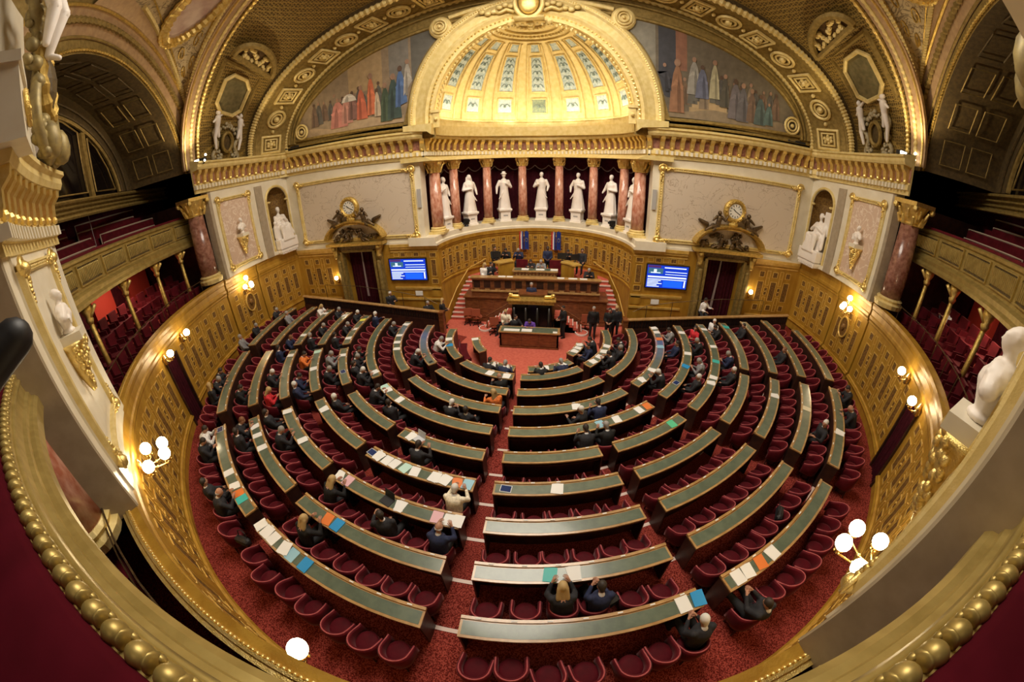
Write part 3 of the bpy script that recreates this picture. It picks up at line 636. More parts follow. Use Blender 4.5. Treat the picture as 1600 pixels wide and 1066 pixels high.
# ------------------------------------------------------------------ side arches, pendentives, dark barrels and fan windows
PA, PB = Vector((10.8, -2.6, 0)), Vector((6.2, -9.2, 0)); SD = (PB-PA).normalized(); SN = Vector((-SD.y, SD.x, 0))
if SN.dot(PA) < 0: SN = -SN
def sa(sx, s, off, z): v = PA+SD*s+SN*off; return Vector((sx*v.x, v.y, z))
def sarc(sx, a, b, off, t, z0=6.2, cs=4.1): return sa(sx, cs-a*math.cos(math.radians(t)), off, z0+b*math.sin(math.radians(t)))
for i, sx in enumerate((-1, 1)):
    mb = MB(); n = 48
    def strip(f0, f1, mi, lo=0, hi=180): mb.add([f0(lo+(hi-lo)*q/n) for q in range(n+1)]+[f1(lo+(hi-lo)*q/n) for q in range(n+1)], [(q, q+1, n+2+q, n+1+q) for q in range(n)], mi)
    strip(lambda t: sarc(sx, 4.0, 2.95, .55, t), lambda t: sarc(sx, 4.35, 3.25, .50, t), 1)
    strip(lambda t: sarc(sx, 4.35, 3.25, .48, t), lambda t: sarc(sx, 5.0, 3.85, .15, t), 0)
    strip(lambda t: sarc(sx, 4.0, 2.95, .55, t), lambda t: sarc(sx, 4.0, 2.95, 2.7, t), 2)
    strip(lambda t: sarc(sx, 4.0, 2.95, 2.7, t), lambda t: sarc(sx, 3.2, 2.3, 2.7, t), 2)
    strip(lambda t: sarc(sx, 4.35, 3.25, .50, t), lambda t: sarc(sx, 5.2, 5.2, .62, t), 2)
    bumpy(mb, lambda q: sarc(sx, 4.1, 3.02, .5, 180*q), 220, .02, .05, 3, 5); bumpy(mb, lambda q: sarc(sx, 4.72, 3.58, .26, 180*q), 160, .06, .10, 1, 5)
    mb.tube([sarc(sx, 4.4, 3.28, .45, 180*q/60) for q in range(61)], .035, 5, 1); mb.tube([sarc(sx, 5.0, 3.85, .12, 180*q/60) for q in range(61)], .045, 5, 3)
    for q in range(9):                                               # coffers in the barrel
        t = 12+q*19.5; 
        for o0, o1 in ((.9, 1.5), (1.7, 2.3)):
            cs_ = [sarc(sx, 3.93, 2.88, o, tt) for o, tt in ((o0, t-6.5), (o1, t-6.5), (o1, t+6.5), (o0, t+6.5))]
            mb.tube(cs_, .022, 4, 1 if q in (0, 1, 2, 7, 8) else 2, closed=True)
    for a, b in ((3.6, 2.62), (3.25, 2.35)): mb.tube([sarc(sx, a, b, 2.66, 180*q/48) for q in range(49)], .04, 5, 2)
    struct('ceiling_side_arch', mb, [MAUVE, GOLDD, DKGOLD, GOLD])
    # window wall with three lights of a fan
    wn = MB()
    def W(s, z, o=2.75): return sa(sx, s, o, z)
    wn.add([W(-2.8, 5.66), W(9.0, 5.66), W(9.0, 6.1), W(-2.8, 6.1)], [(0, 1, 2, 3)], 0)
    for z, h, o in ((6.12, .05, 2.62), (5.98, .03, 2.66), (5.85, .02, 2.68), (5.70, .05, 2.64)): wn.tube([W(s, z, o) for s in (-2.7, 4, 8.8)], h, 5, 1)
    wn.tube([sarc(sx, 3.1, 2.25, 2.68, 180*q/40) for q in range(41)], .07, 5, 1)
    for s, zt in ((2.62, 8.05), (5.58, 8.05)):
        wn.box(-.09, .09, -.06, .06, 6.1, zt, 1, Matrix.Translation((W(s, 0, 2.68).x, W(s, 0, 2.68).y, 0)) @ Matrix.Rotation(math.atan2(SD.y, sx*SD.x), 4, 'Z'))
    def light(pts): wn.tube([W(s, z, 2.66) for s, z in pts], .03, 4, 1, closed=True)
    light([(2.85, 6.3), (5.35, 6.3), (5.35, 8.05), (4.7, 8.3), (4.1, 8.36), (3.5, 8.3), (2.85, 8.05)])
    for m_ in (0, 1):
        q = lambda s: s if m_ == 0 else 8.2-s
        light([(q(2.4), 6.3), (q(1.25), 6.3), (q(1.5), 7.0), (q(1.95), 7.6), (q(2.4), 7.9)])
    gl = MB(); gl.add([sarc(sx, 3.15, 2.3, 2.78, 180*q/40) for q in range(41)]+[W(4.1, 6.15, 2.78)], [(q, q+1, 41) for q in range(40)])
    wo = struct('window_%d' % (i+1), wn, [GOLDD, GOLDD]); struct('window_glass', gl, DGLASS, wo)
    # pendentive
    pd = MB(); nu, nv = 26, 10
    def rp(u): return rib(u*66 if sx > 0 else 180-u*66, .02, -.5)
    def ap(u): return sarc(sx, 5.0, 3.85, .15, 6+u*84)
    vs = []
    for j in range(nu+1):
        u = 1.22*j/nu; a, b = rp(u), ap(u)
        for k in range(nv+1):
            v = k/nv; p = a.lerp(b, v); d = Vector((sx*.83, -.2, .5)); p = p+d*(.35*math.sin(math.pi*v)*u); vs.append(p)
    def PD(u, v):
        a, b = rp(u), ap(u); return a.lerp(b, v)+Vector((sx*.83, -.2, .5))*(.35*math.sin(math.pi*v)*u)
    for k in range(nv):
        mi = 1 if k in (0, nv-1) else 0
        pd.add([], []); 
        pd.add([vs[j*(nv+1)+k] for j in range(nu+1)]+[vs[j*(nv+1)+k+1] for j in range(nu+1)], [(j, j+1, nu+2+j, nu+1+j) for j in range(nu)], mi)
    inw = Vector((-sx*.6, .3, -.3))*.05
    for v in (.11, .89):
        pd.tube([PD(q/160, v)+inw for q in range(6, 161)], [.055 if q % 2 else .085 for q in range(155)], 5, 2)
    for v in (.17, .83): pd.tube([PD(q/40, v)+inw for q in range(5, 41)], .025, 5, 3)
    rnd = random.Random(3)
    for u in (.30, .40, .50, .60, .72):                               # raised scrolls, mirrored about the middle
        for q in (-1, 1):
            cu, cv = u, .5+q*(.10+.16*(u-.25)); pts = []
            for z in range(14):
                r_s = .018+.0045*(13-z); pts.append(PD(cu+r_s*.5*math.sin(z*.6), min(.8, max(.2, cv+q*r_s*1.1*math.cos(z*.6))))+inw)
            pd.tube(pts, .02, 4, 3)
    struct('ceiling_pendentive', pd, [SCROLL, MAUVE, GOLDP, GOLD])
    # oval painting in a gilt wreath
    c = PD(.80, .5); ex = (PD(.80, .62)-PD(.80, .38)).normalized(); ey = (PD(.88, .5)-PD(.74, .5)).normalized(); nz = ex.cross(ey).normalized()
    if nz.dot(Vector((0, -4, 5))-c) < 0: nz = -nz
    t = gthing('oval_painting', 'oval pink ceiling painting in a thick gilt wreath above the %s' % (('left gallery window', 'right gallery window')[i]), 'painting', tuple(c))
    fm = MB()
    for k_, r0, r1 in ((1.0, .10, .15), (1.14, .06, .09)): fm.tube([c+ex*(1.15*k_*math.cos(a))+ey*(.86*k_*math.sin(a))+nz*.22 for a in [2*math.pi*q/72 for q in range(72)]], [r0 if q % 2 else r1 for q in range(72)], 6, 0, closed=True)
    fm.build('frame', GOLDB, t)
    fm = MB(); fm.add([c+ex*(1.15*math.cos(a))+ey*(.86*math.sin(a))+nz*.16 for a in [2*math.pi*q/40 for q in range(40)]], [tuple(range(40))])
    fm.build('canvas', mat('painted_sky', (.46, .30, .26), .7, 0, (.70, .56, .48), 1.6), t)
    # far half: spandrel running down to the near pier
    pd = MB(); vs = []
    for j in range(nu+1):
        u = j/nu; a = sarc(sx, 5.0, 3.85, .15, 90+u*84); b = Vector((a.x*.985+(-sx)*1.7*(1-u), a.y-.2+2.2*(1-u)*0-.3, a.z+2.6*(1-u)+.25))
        vs += [a, b]
    pd.add(vs, [(2*j, 2*j+1, 2*j+3, 2*j+2) for j in range(nu)], 0)
    pd.tube([Vector(vs[2*j+1]) for j in range(nu+1)], .12, 6, 1); pd.tube([Vector(vs[2*j+1]).lerp(Vector(vs[2*j]), .25) for j in range(nu+1)], .06, 6, 1)
    struct('ceiling_near_spandrel', pd, [GOLDD, GOLD])
# ------------------------------------------------------------------ dome ring, glass ceiling light
RC = (0, -5.6)
mb = MB()
mb.rev([(8.5, 10.9), (8.45, 11.1), (8.1, 11.15), (7.9, 11.3), (7.6, 11.35), (7.3, 11.6), (6.9, 11.7), (6.6, 12.0), (7.0, 12.4), (9.0, 12.4), (9.0, 10.9)], 0, 360, 96, RC, cap=False)
for k in range(150): a = k*2.4; mb.ball(P(8.2, a, 11.06, RC), (.11, .11, .13), 5, 4, 1); mb.ball(P(7.45, a+1, 11.42, RC), (.1, .1, .1), 5, 4, 1)
mb.rev([(9.0, 12.0), (13.5, 11.6), (13.5, 11.8), (9.0, 12.2)], 0, 360, 48, RC, cap=False)
struct('ceiling_ring', mb, [GOLDP, REDMD])
mb = MB(); mb.rev([(3.5, LZ), (6.9, 12.1), (9.5, 12.3), (9.5, 12.6), (3.5, LZ+.5)], 0, 360, 64, (0, -3.4), cap=False)
struct('ceiling', mb, GOLDD)
t = gthing('ceiling_light', 'round glazed ceiling light glowing high above the seats', 'ceiling light', (0, -3.4, LZ))
mb = MB(); mb.rev([(.01, LZ), (3.5, LZ), (3.5, LZ+.03), (.01, LZ+.03)], 0, 360, 48, (0, -3.4), cap=False); mb.build('glazing', emis('skylight_glass', (1, .9, .75), 1.5), t)
mb = MB(); mb.rev([(3.5, LZ-.05), (3.7, LZ-.05), (3.7, LZ+.1), (3.5, LZ+.1)], 0, 360, 48, (0, -3.4), cap=False); mb.build('rim', GOLDP, t)
# rear of the hall behind the camera
mb = MB(); mb.rev([(14.8, -.8), (15.0, -.8), (15.0, 13), (14.8, 13)], -172, -8, 60); struct('wall_outer', mb, CURT)
# ------------------------------------------------------------------ continuous (remeshed) figures
def remesh(mb, voxel, it=2, extra=None, name='body'):
    me = bpy.data.meshes.new('tmp'); me.from_pydata([tuple(v) for v in mb.v], [], mb.f)
    o = bpy.data.objects.new('tmp', me); COL.objects.link(o)
    m = o.modifiers.new('r', 'REMESH'); m.mode = 'VOXEL'; m.voxel_size = voxel
    if it: s = o.modifiers.new('s', 'SMOOTH'); s.iterations = it; s.factor = .6
    bpy.context.view_layer.update()
    ev = o.evaluated_get(bpy.context.evaluated_depsgraph_get()); e = ev.to_mesh()
    out = MB(); out.add([v.co[:] for v in e.vertices], [tuple(p.vertices) for p in e.polygons]); ev.to_mesh_clear()
    bpy.data.objects.remove(o); bpy.data.meshes.remove(me)
    if extra is not None: out.add(extra.v, extra.f)
    return out
def as_mesh(mb, name, mats):
    me = bpy.data.meshes.new(name); me.from_pydata([tuple(v) for v in mb.v], [], mb.f)
    for m in mats: me.materials.append(m)
    if len(mats) > 1: me.polygons.foreach_set('material_index', mb.m)
    me.polygons.foreach_set('use_smooth', [True]*len(me.polygons)); me.update(); return me
def obj(name, me, parent=None, loc=None, rz=None):
    o = bpy.data.objects.new(name, me); COL.objects.link(o); o.parent = parent
    if loc is not None: o.location = Vector(loc)*S
    if rz is not None: o.rotation_euler = (0, 0, rz)
    return o
def face_rz(az): return math.radians(az+90)      # local +Y looks from azimuth az to the centre
def head_bits(mb, c, R, s=1.0):
    # nose, brow, ears, chin added on the head; R rotates head-local vectors (face is +Y)
    c = Vector(c)
    def p(v): return c+R @ (Vector(v)*s)
    mb.ball(c, (.076*s, .094*s, .112*s), 12, 9, M=R); mb.ball(p((0, .028, -.065)), (.052*s, .060*s, .055*s), 8, 6, M=R)
    mb.cap(p((0, .085, .02)), p((0, .106, -.018)), .011*s, .015*s, 6); mb.cap(p((-.035, .084, .032)), p((.035, .084, .032)), .012*s, .012*s, 5)
    for q in (-1, 1): mb.ball(p((q*.077, .0, -.005)), (.012*s, .022*s, .032*s), 6, 5, M=R)
    mb.cap(p((-.02, .088, -.055)), p((.02, .088, -.055)), .010*s, .010*s, 5)
# --- draped marble statues
def statue_mesh(seed, h=1.0, armless=False):
    rn = random.Random(seed); b = MB()
    lean = rn.uniform(-.05, .05)
    b.lathe([(.30, 0), (.31, .05), (.27, .35), (.23, .75), (.20, 1.0), (.23, 1.25), (.24, 1.38), (.15, 1.5), (.07, 1.56)], (lean, 0, 0), 14)
    for k in range(16):                                               # deep vertical folds of the robe
        a = 2*math.pi*k/16+rn.uniform(-.1, .1); r0 = .29+rn.uniform(-.02, .03)
        b.cap((lean+r0*math.cos(a), r0*math.sin(a)*.85, .03), (lean+.17*math.cos(a+.25), .16*math.sin(a+.25), 1.1), .05, .028, 6)
    side = rn.choice((-1, 1))
    sh = 1.42; el = [(side*.34, .05, 1.12), (-side*.36, .02, 1.14)]; hd = [(side*rn.uniform(.02, .16), .30, rn.uniform(1.1, 1.35)), (-side*rn.uniform(.25, .42), .12, rn.uniform(.82, .98))]
    for q in (0, 1):
        s0 = (.22*(side if q == 0 else -side)+lean, 0, sh); b.cap(s0, el[q], .085, .075, 8); b.cap(el[q], hd[q], .075, .042, 8); b.ball(hd[q], (.045, .05, .055), 7, 5)
    for k in range(5): b.cap((side*(.22-.02*k), .10, 1.38-.05*k), (-side*(.18+.03*k), .20, .75-.05*k), .05, .03, 6)     # draped cloak
    b.cap((lean, .02, 1.5), (lean, .03, 1.62), .07, .06, 8); R = Matrix.Rotation(rn.uniform(-.4, .4), 3, 'Z')
    head_bits(b, (lean, .04, 1.72), R, 1.12)
    b.ball((lean, .01, 1.76), (.105, .115, .11), 9, 7)
    if seed % 3 == 0: b.lathe([(.18, 0), (.18, .02), (.10, .03), (.09, .12), (.02, .14)], (lean, .02, 1.80), 12)
    if seed % 2 == 0: b.cap((lean-.1, -.02, 1.7), (lean-.16, 0, 1.45), .06, .05, 7); b.cap((lean+.1, -.02, 1.7), (lean+.16, 0, 1.45), .06, .05, 7)
    b.box(-.33, .33, -.28, .32, -.08, .03)
    return as_mesh(remesh(b, .024, 1), 'statue_body', [STAT])
# pink marble columns of the niche and the colonnade statues
def column(name, label, p, z0, z1, r, m, cap=GOLDB, group=None, plinth=True):
    t = gthing(name, label, 'column', (p[0], p[1], z0), group); H = z1-z0
    b = MB()
    if plinth: b.box(p[0]-r*1.35, p[0]+r*1.35, p[1]-r*1.35, p[1]+r*1.35, z0, z0+r*.35)
    b.lathe([(r*1.3, z0+r*.2), (r*1.4, z0+r*.6), (r*1.15, z0+r*.75), (r*1.25, z0+r*.95), (r*1.05, z0+r*1.1)], (p[0], p[1], 0), 18); b.build('base', cap if cap is not GOLDB else GOLDP, t)
    b = MB(); b.lathe([(r, z0+r), (r*1.0, z0+H*.35), (r*.86, z1-r*1.9)], (p[0], p[1], 0), 20); b.build('shaft', m, t, smooth=True)
    b = MB(); zc_ = z1-r*2.0; b.lathe([(r*.9, zc_), (r*.95, zc_+r*.15), (r*.85, zc_+r*.25), (r*1.0, zc_+r*1.0), (r*1.35, zc_+r*1.65)], (p[0], p[1], 0), 16); b.box(p[0]-r*1.3, p[0]+r*1.3, p[1]-r*1.3, p[1]+r*1.3, zc_+r*1.65, z1)
    for row, n_ in ((.35, 8), (.9, 8)):
        for k in range(n_):
            a = 2*math.pi*(k+.5*(row > .5))/n_; q = r*(1.0+.25*row)
            b.cap((p[0]+q*.95*math.cos(a), p[1]+q*.95*math.sin(a), zc_+r*(row-.2)), (p[0]+q*1.15*math.cos(a), p[1]+q*1.15*math.sin(a), zc_+r*(row+.35)), r*.16, r*.12, 5)
    for sx_ in (-1, 1):
        for sy in (-1, 1): b.ball((p[0]+sx_*r*1.15, p[1]+sy*r*1.15, zc_+r*1.45), r*.28, 6, 5)
    b.build('capital', cap, t)
    return t
cc_az = [13, 30, 54.5, 78, 102, 125.5, 150, 167]
names = ['rightmost', 'second from the right', 'third from the right', 'fourth from the right', 'fourth from the left', 'third from the left', 'second from the left', 'leftmost']
for a, nm in zip(cc_az, names):
    p = P(4.02, a, 0, NC); column('marble_column', 'pink marble column with gilt capital, %s of the eight in the statue niche' % nm, p, 2.22, 5.16, .25 if a in (13, 167) else .205, REDM, group='pink columns of the niche')
st_az = [21.5, 42, 66, 90, 114, 138, 158.5]
poses = ['slender figure between the two rightmost columns', 'robed figure, second statue from the right', 'robed figure, third statue from the right', 'bearded central figure of the seven', 'hatted robed figure, third statue from the left', 'long-haired robed figure, second from the left', 'slim bareheaded figure between the two leftmost columns']
for i, (a, nm) in enumerate(zip(st_az, poses)):
    p = P(4.12, a, 2.22, NC); t = thing('statue', 'white marble statue on a plinth, '+nm, 'statue', p, math.radians(a+90), 'statues in the niche')
    b = MB(); b.box(-.34, .34, -.30, .30, 0, .10); b.box(-.29, .29, -.26, .26, .10, .54); b.box(-.33, .33, -.29, .29, .54, .64); b.build('pedestal', STAT, t, scale=1)
    b = MB(); b.box(-.13, .13, .262, .268, .30, .38); b.build('name_plate', GREY, t, scale=1)
    o = obj('figure', statue_mesh([5, 11, 7, 13, 9, 4, 1][i]), t); o.location = (0, 0, .70); o.scale = (1.16, 1.1, 1.13)
# seated group statues in the two arched niches
for i, sx in enumerate((-1, 1)):
    a = 6.2 if sx > 0 else 173.8; p = P(11.02, a, 2.32)
    b = MB(); b.box(-.55, .55, -.2, .55, 0, .45); b.box(-.4, .45, -.2, .3, .45, 1.0)
    b.lathe([(.30, .9), (.26, 1.25), (.22, 1.45), (.06, 1.58)], (0, .0, 0), 12)
    for q in (-1, 1):
        b.cap((q*.14, .05, 1.0), (q*.2, .48, .98), .15, .12); b.cap((q*.2, .48, .98), (q*.17, .50, .42), .13, .10); b.cap((q*.22, 0, 1.45), (q*.34, .18, 1.2), .09, .07); b.cap((q*.34, .18, 1.2), (q*.08, .32, 1.35), .07, .05)
    for k in range(9): b.cap((-.2+.05*k, .50, .95), (-.3+.075*k, .58, .40), .05, .06, 6)
    b.cap((0, 0, 1.5), (0, .03, 1.66), .07, .06); head_bits(b, (0, .05, 1.77), Matrix.Rotation(.3*sx, 3, 'Z'), 1.15); b.ball((0, .02, 1.81), (.11, .12, .11))
    if sx < 0:
        b.cap((.38, .15, .6), (.42, .2, 1.0), .17, .13); b.ball((.42, .24, 1.22), (.10, .11, .12)); b.cap((.42, .2, 1.1), (.15, .35, 1.2), .08, .05)
    else: b.box(-.55, -.15, -.05, .02, 1.05, 2.0)
    b.cap((-.3, .0, 1.45), (-.5, .3, .6), .08, .10)
    t = thing('statue', ('white marble seated pair in the arched niche left of the big panel', 'white marble seated lawgiver in the arched niche right of the big panel')[i], 'statue', p, face_rz(a))
    o = obj('figure', as_mesh(remesh(b, .028, 1), 'statue_body', [STAT]), t); o.scale = (1.2, 1.0, 1.2)
    b = MB(); b.box(-.62, .62, -.25, .50, -.16, -.02); b.box(-.56, .56, -.2, .42, -.26, -.16)
    for k in range(9): b.ball((-.5+.125*k, .45, -.22), (.06, .05, .07), 6, 4)
    b.build('shelf', STAT, t, scale=1)
# busts on gilt brackets inside gilt frames
def gframe(name, label, cat, fr, u0, u1, z0, z1, w=.13, m=GOLDP, group=None, panel_mat=None, orn=1.0):
    O, Nn, T = fr((u0+u1)/2); t = gthing(name, label, cat, tuple(O+Vector((0, 0, z0))), group)
    b = MB()
    def line(pa, pb, n=10):
        out = []
        for i in range(n+1):
            u = pa[0]+(pb[0]-pa[0])*i/n; z = pa[1]+(pb[1]-pa[1])*i/n; O, Nn, T = fr(u); out.append((O+Vector((0, 0, z)), Nn, T))
        return out
    for (pa, pb) in (((u0, z0), (u1, z0)), ((u1, z0), (u1, z1)), ((u1, z1), (u0, z1)), ((u0, z1), (u0, z0))):
        L_ = line(pa, pb); hor = abs(pa[1]-pb[1]) < 1e-6
        frs = [(O, Nn, (Vector((0, 0, 1)) if hor else T)) for O, Nn, T in L_]
        b.sweep(frs, [(0, -w/2), (.05, -w/2), (.075, -w*.3), (.04, -w*.1), (.05, w*.1), (.09, w*.25), (.075, w/2), (0, w/2)])
        nb = max(6, int(abs(pa[0]-pb[0]+pa[1]-pb[1])/.09))
        for k in range(nb):
            u = pa[0]+(pb[0]-pa[0])*(k+.5)/nb; z = pa[1]+(pb[1]-pa[1])*(k+.5)/nb; O, Nn, T = fr(u); b.ball(O+Vector((0, 0, z))+Nn*.06, (.022,)*3, 5, 4)
    b.build('moulding', m, t)
    b = MB(); rn = random.Random(5)
    for u in (u0, u1):
        for z in (z0, z1):
            O, Nn, T = fr(u); c = O+Vector((0, 0, z))+Nn*.08; du = 1 if u == u0 else -1; dz_ = 1 if z == z0 else -1
            b.ball(c, (w*.75,)*3, 8, 6)
            for q in range(7):
                L_ = w*(.9+q*.35)
                b.ball(c+T*du*L_+Vector((0, 0, rn.uniform(-.3, .3)*w)), (w*.42*(1-q*.09),)*3, 6, 5); b.ball(c+Vector((0, 0, dz_*L_))+T*rn.uniform(-.3, .3)*w, (w*.42*(1-q*.09),)*3, 6, 5)
            b.tube([c+T*(w*1.2*math.cos(a)*(1-a*.08))+Vector((0, 0, w*1.2*math.sin(a)*(1-a*.08))) for a in [q*.5 for q in range(12)]], w*.22, 5)
    b.build('corner_scrolls', GOLDB, t, smooth=True)
    if panel_mat:
        b = MB(); n = 10; us = [u0+(u1-u0)*i/n for i in range(n+1)]; vs = [fr(u)[0]+fr(u)[1]*.02+Vector((0, 0, z)) for z in (z0, z1) for u in us]
        b.add(vs, [(i, i+1, n+2+i, n+1+i) for i in range(n)]); b.build('marble_panel', panel_mat, t)
    return t
def bust(sx, a, R, z, label, h=1.0, turn=0):
    b = MB()
    b.lathe([(.14, 0), (.16, .05), (.10, .10), (.09, .16)], (0, 0, 0), 12); b.cap((0, .0, .14), (0, .02, .38), .12, .20); b.ball((0, 0, .44), (.29, .17, .19), 12, 8)
    for q in (-1, 1): b.cap((q*.1, .06, .52), (q*.27, .03, .36), .10, .11)
    for k in range(6): b.cap((-.22+.02*k, .13, .50-.04*k), (.22, .16, .30-.02*k), .025, .03, 5)
    b.cap((0, .0, .52), (0, .02, .70), .08, .07); R3 = Matrix.Rotation(turn, 3, 'Z'); head_bits(b, (0, .04, .80), R3, 1.15); b.ball((0, .0, .84), (.11, .12, .11))
    t = thing('bust', label, 'bust', P(R, a, z), face_rz(a)); o = obj('figure', as_mesh(remesh(b, .02, 1), 'bust_body', [STAT]), t); o.location = (0, .26, .14); o.scale = (h, h, h)
    b = MB(); b.box(-.22, .22, .0, .46, .0, .14); b.build('socle', CREAM, t, scale=1)
    b = MB(); b.lathe([(.30, 0), (.28, -.06), (.24, -.1), (.23, -.25), (.17, -.4), (.10, -.62), (.05, -.8), (.01, -.9)], (0, .2, 0), 14); rn = random.Random(int(a))
    for q in range(40):
        zz = -rn.uniform(.02, .85); rad = .27*(1+zz/.95)+.01; aa = rn.uniform(0, math.pi); b.ball((rad*math.cos(aa), .2+rad*math.sin(aa), zz), (.05, .05, .06), 6, 4)
    b.build('bracket', GOLDB, t, scale=1, smooth=True)
    return t
for i, sx in enumerate((-1, 1)):
    side = ('left', 'right')[i]
    def A(a): return a if sx > 0 else -180-a
    R = 10.94; u0, u1 = sorted((R*math.radians(A(-11.6)), R*math.radians(A(-1.9))))
    gframe('wall_frame', 'gilt frame round the small bust beside the far %s wall lamp' % side, 'wall frame', polar_fr(R), u0+.05, u1-.05, 2.42, 4.98, .13, panel_mat=PINKM)
    bust(sx, A(-6.8), 10.93, 3.45, 'small white bust on a gilt bracket, far %s pink panel' % side, .80, .5*sx)
    R = 11.02; u0, u1 = sorted((R*math.radians(A(-60.8)), R*math.radians(A(-71.0))))
    gframe('wall_frame', 'large gilt frame on the near %s pier above the cluster of globes' % side, 'wall frame', polar_fr(R), u0+.02, u1-.02, 2.52, 4.90, .115, panel_mat=CREAM)
    bust(sx, A(-65.8 if sx < 0 else -69.8), 11.08, 3.86, 'big white bust on a gilt corbel, near %s pier' % side, .76, .3*sx)
    # framed slabs of veined marble on the straight wall
    gframe('wall_frame', 'wide gilt frame round a veined marble slab above the %s doorway' % side, 'wall frame', line_fr((0, 1.9, 0), (sx, 0, 0), (0, -1, 0)), 4.55, 10.15, 2.28, 4.88, .15, panel_mat=CREAMP)
    b = MB(); b.box(-.09, .09, -.05, 0, -.45, .45); o = tag(b.build('loudspeaker', GREY, scale=1), 'flat grey loudspeaker on the cream strip %s of the columns' % side, 'loudspeaker'); o.location = Vector((sx*4.33, 1.88, 3.75))*S
    # red marble columns at the gallery ends
    p = P(11.40, A(-15.3)); column('marble_column', 'dark red marble column at the far end of the %s gallery' % side, p, 2.15, 5.3, .33, REDMD, plinth=False)
    p = P(11.72, A(-72.7)); column('marble_column', 'red marble column beside the near %s pier, behind the gilt parapet' % side, p, 2.05, 5.1, .30, REDM, plinth=False)
# --- doorway surrounds with clocks
def putto(b, c, sx, s=1.0):
    c = Vector(c)
    def q(x, y, z): return c+Vector((x*sx*s, y*s, z*s))
    b.cap(q(0, 0, .05), q(-.05, 0, .32), .09*s, .10*s); b.ball(q(-.02, -.03, .48), (.075*s, .08*s, .085*s), 8, 6)
    b.cap(q(0, -.03, .05), q(.25, -.08, .0), .085*s, .06*s); b.cap(q(.25, -.08, 0), q(.42, -.05, -.12), .06*s, .04*s); b.cap(q(0, -.05, .02), q(.18, -.15, -.08), .08*s, .05*s)
    b.cap(q(-.10, -.02, .36), q(-.22, -.1, .25), .05*s, .04*s); b.cap(q(-.22, -.1, .25), q(-.3, -.1, .42), .04*s, .03*s); b.cap(q(.06, -.02, .36), q(.2, -.08, .24), .05*s, .035*s)
for i, sx in enumerate((-1, 1)):
    side = ('left', 'right')[i]; X = sx*7.38; Y = 1.9
    t = gthing('door_surround', 'carved gilt and bronze surround with arched pediment of the %s doorway' % side, 'door surround', (X, Y, -.74))
    b = MB()
    for q in (-1, 1):
        b.box(X+q*.95-.20, X+q*.95+.20, Y-.16, Y, -.75, 1.66); b.box(X+q*.82-.06, X+q*.82+.06, Y-.22, Y, -.75, 1.78); b.cap((X+q*1.0, Y-.2, -.6), (X+q*1.0, Y-.2, 1.3), .10, .09)
    b.box(X-.8, X+.8, Y-.2, Y, 1.74, 1.84); b.build('jambs', GOLDD, t)
    b = MB(); b.box(X-1.05, X+1.05, Y-.16, Y, 1.84, 2.06); b.build('frieze', BRONZE, t)
    b = MB(); b.box(X-1.42, X+1.42, Y-.42, Y, 2.06, 2.18)
    arc = [(1.42*math.cos(math.radians(a)), .16+.82*math.sin(math.radians(a))) for a in range(8, 173, 6)]
    b.sweep([(Vector((X+x, Y, 2.06+z)), Vector((0, -1, 0)), Vector((x, 0, z*1.6)).normalized()) for x, z in arc], [(0, -.09), (.34, -.07), (.42, .0), (.44, .06), (0, .08)])
    for q in (-1, 1):
        b.cap((X+q*1.12, Y-.15, 2.0), (X+q*1.08, Y-.25, 1.62), .16, .09); b.ball((X+q*1.12, Y-.28, 1.95), .12); b.ball((X+q*1.1, Y-.24, 1.58), .10)
    b.build('pediment', GOLD, t, smooth=False)
    b = MB(); rn = random.Random(8+i)
    for k in range(34):
        x = rn.uniform(-1.1, 1.1); z = 2.22+rn.uniform(0, 1)*max(.05, .62*(1-(x/1.3)**2)); b.ball((X+x, Y-.12, z), (rn.uniform(.06, .12), .08, rn.uniform(.05, .10)), 7, 5)
    for q in (-1, 1): putto(b, (X+q*.35, Y-.16, 2.3), q, .8)
    b.build('tympanum_relief', BRONZE, t, smooth=True)
    for q in (-1, 1): b = MB(); putto(b, (X+q*.62, Y-.25, 3.0), q, 1.1); b.cap((X+q*.75, Y-.15, 3.0), (X+q*1.15, Y-.1, 2.62), .12, .04); b.cap((X+q*1.0, Y-.12, 3.05), (X+q*1.3, Y-.1, 3.2), .10, .05); b.build('putto', BRONZE, t, smooth=True)
    c = Vector((X, Y-.28, 3.66)); t2 = gthing('wall_clock', 'round white clock between bronze putti over the %s doorway' % side, 'clock', tuple(c))
    RX = Matrix.Rotation(math.radians(90), 4, 'X')
    b = MB(); b.lathe([(.01, -.2), (.36, -.2), (.44, -.1), (.44, .02), (.40, .08), (.34, .10), (.30, .04), (.27, .02)], c, 28, 0, RX, cap=False)
    b.ball(c+Vector((0, .0, -.5)), (.20, .14, .14)); b.box(c.x-.34, c.x+.34, c.y-.08, c.y+.2, c.z-.72, c.z-.56)
    for a in range(0, 360, 20): b.ball(c+Vector((.39*math.cos(math.radians(a)), -.09, .39*math.sin(math.radians(a)))), .03, 5, 4)
    b.build('case', GOLD, t2, smooth=False)
    b = MB(); b.lathe([(.01, .045), (.27, .04), (.28, .0)], c, 28, 0, RX); b.build('dial', mat('clock_dial', (.82, .80, .72), .4), t2)
    b = MB()
    for h in range(12):
        a = math.radians(90-h*30); b.box(-.03, .03, -.004, .004, -.012, .012, 0, Matrix.Translation(c+Vector((.21*math.cos(a), -.05, .21*math.sin(a)))) @ Matrix.Rotation(-a, 4, 'Y'))
    b.build('hour_marks', BLACK, t2)
    b = MB()
    for a, l, w_ in ((math.radians(-28), .20, .012), (math.radians(140), .13, .016)): b.tube([c+Vector((0, -.055, 0)), c+Vector((l*math.cos(a), -.055, l*math.sin(a)))], w_, 5)
    b.build('hands', BLACK, t2)
    cu = MB(); n = 70; vs = []
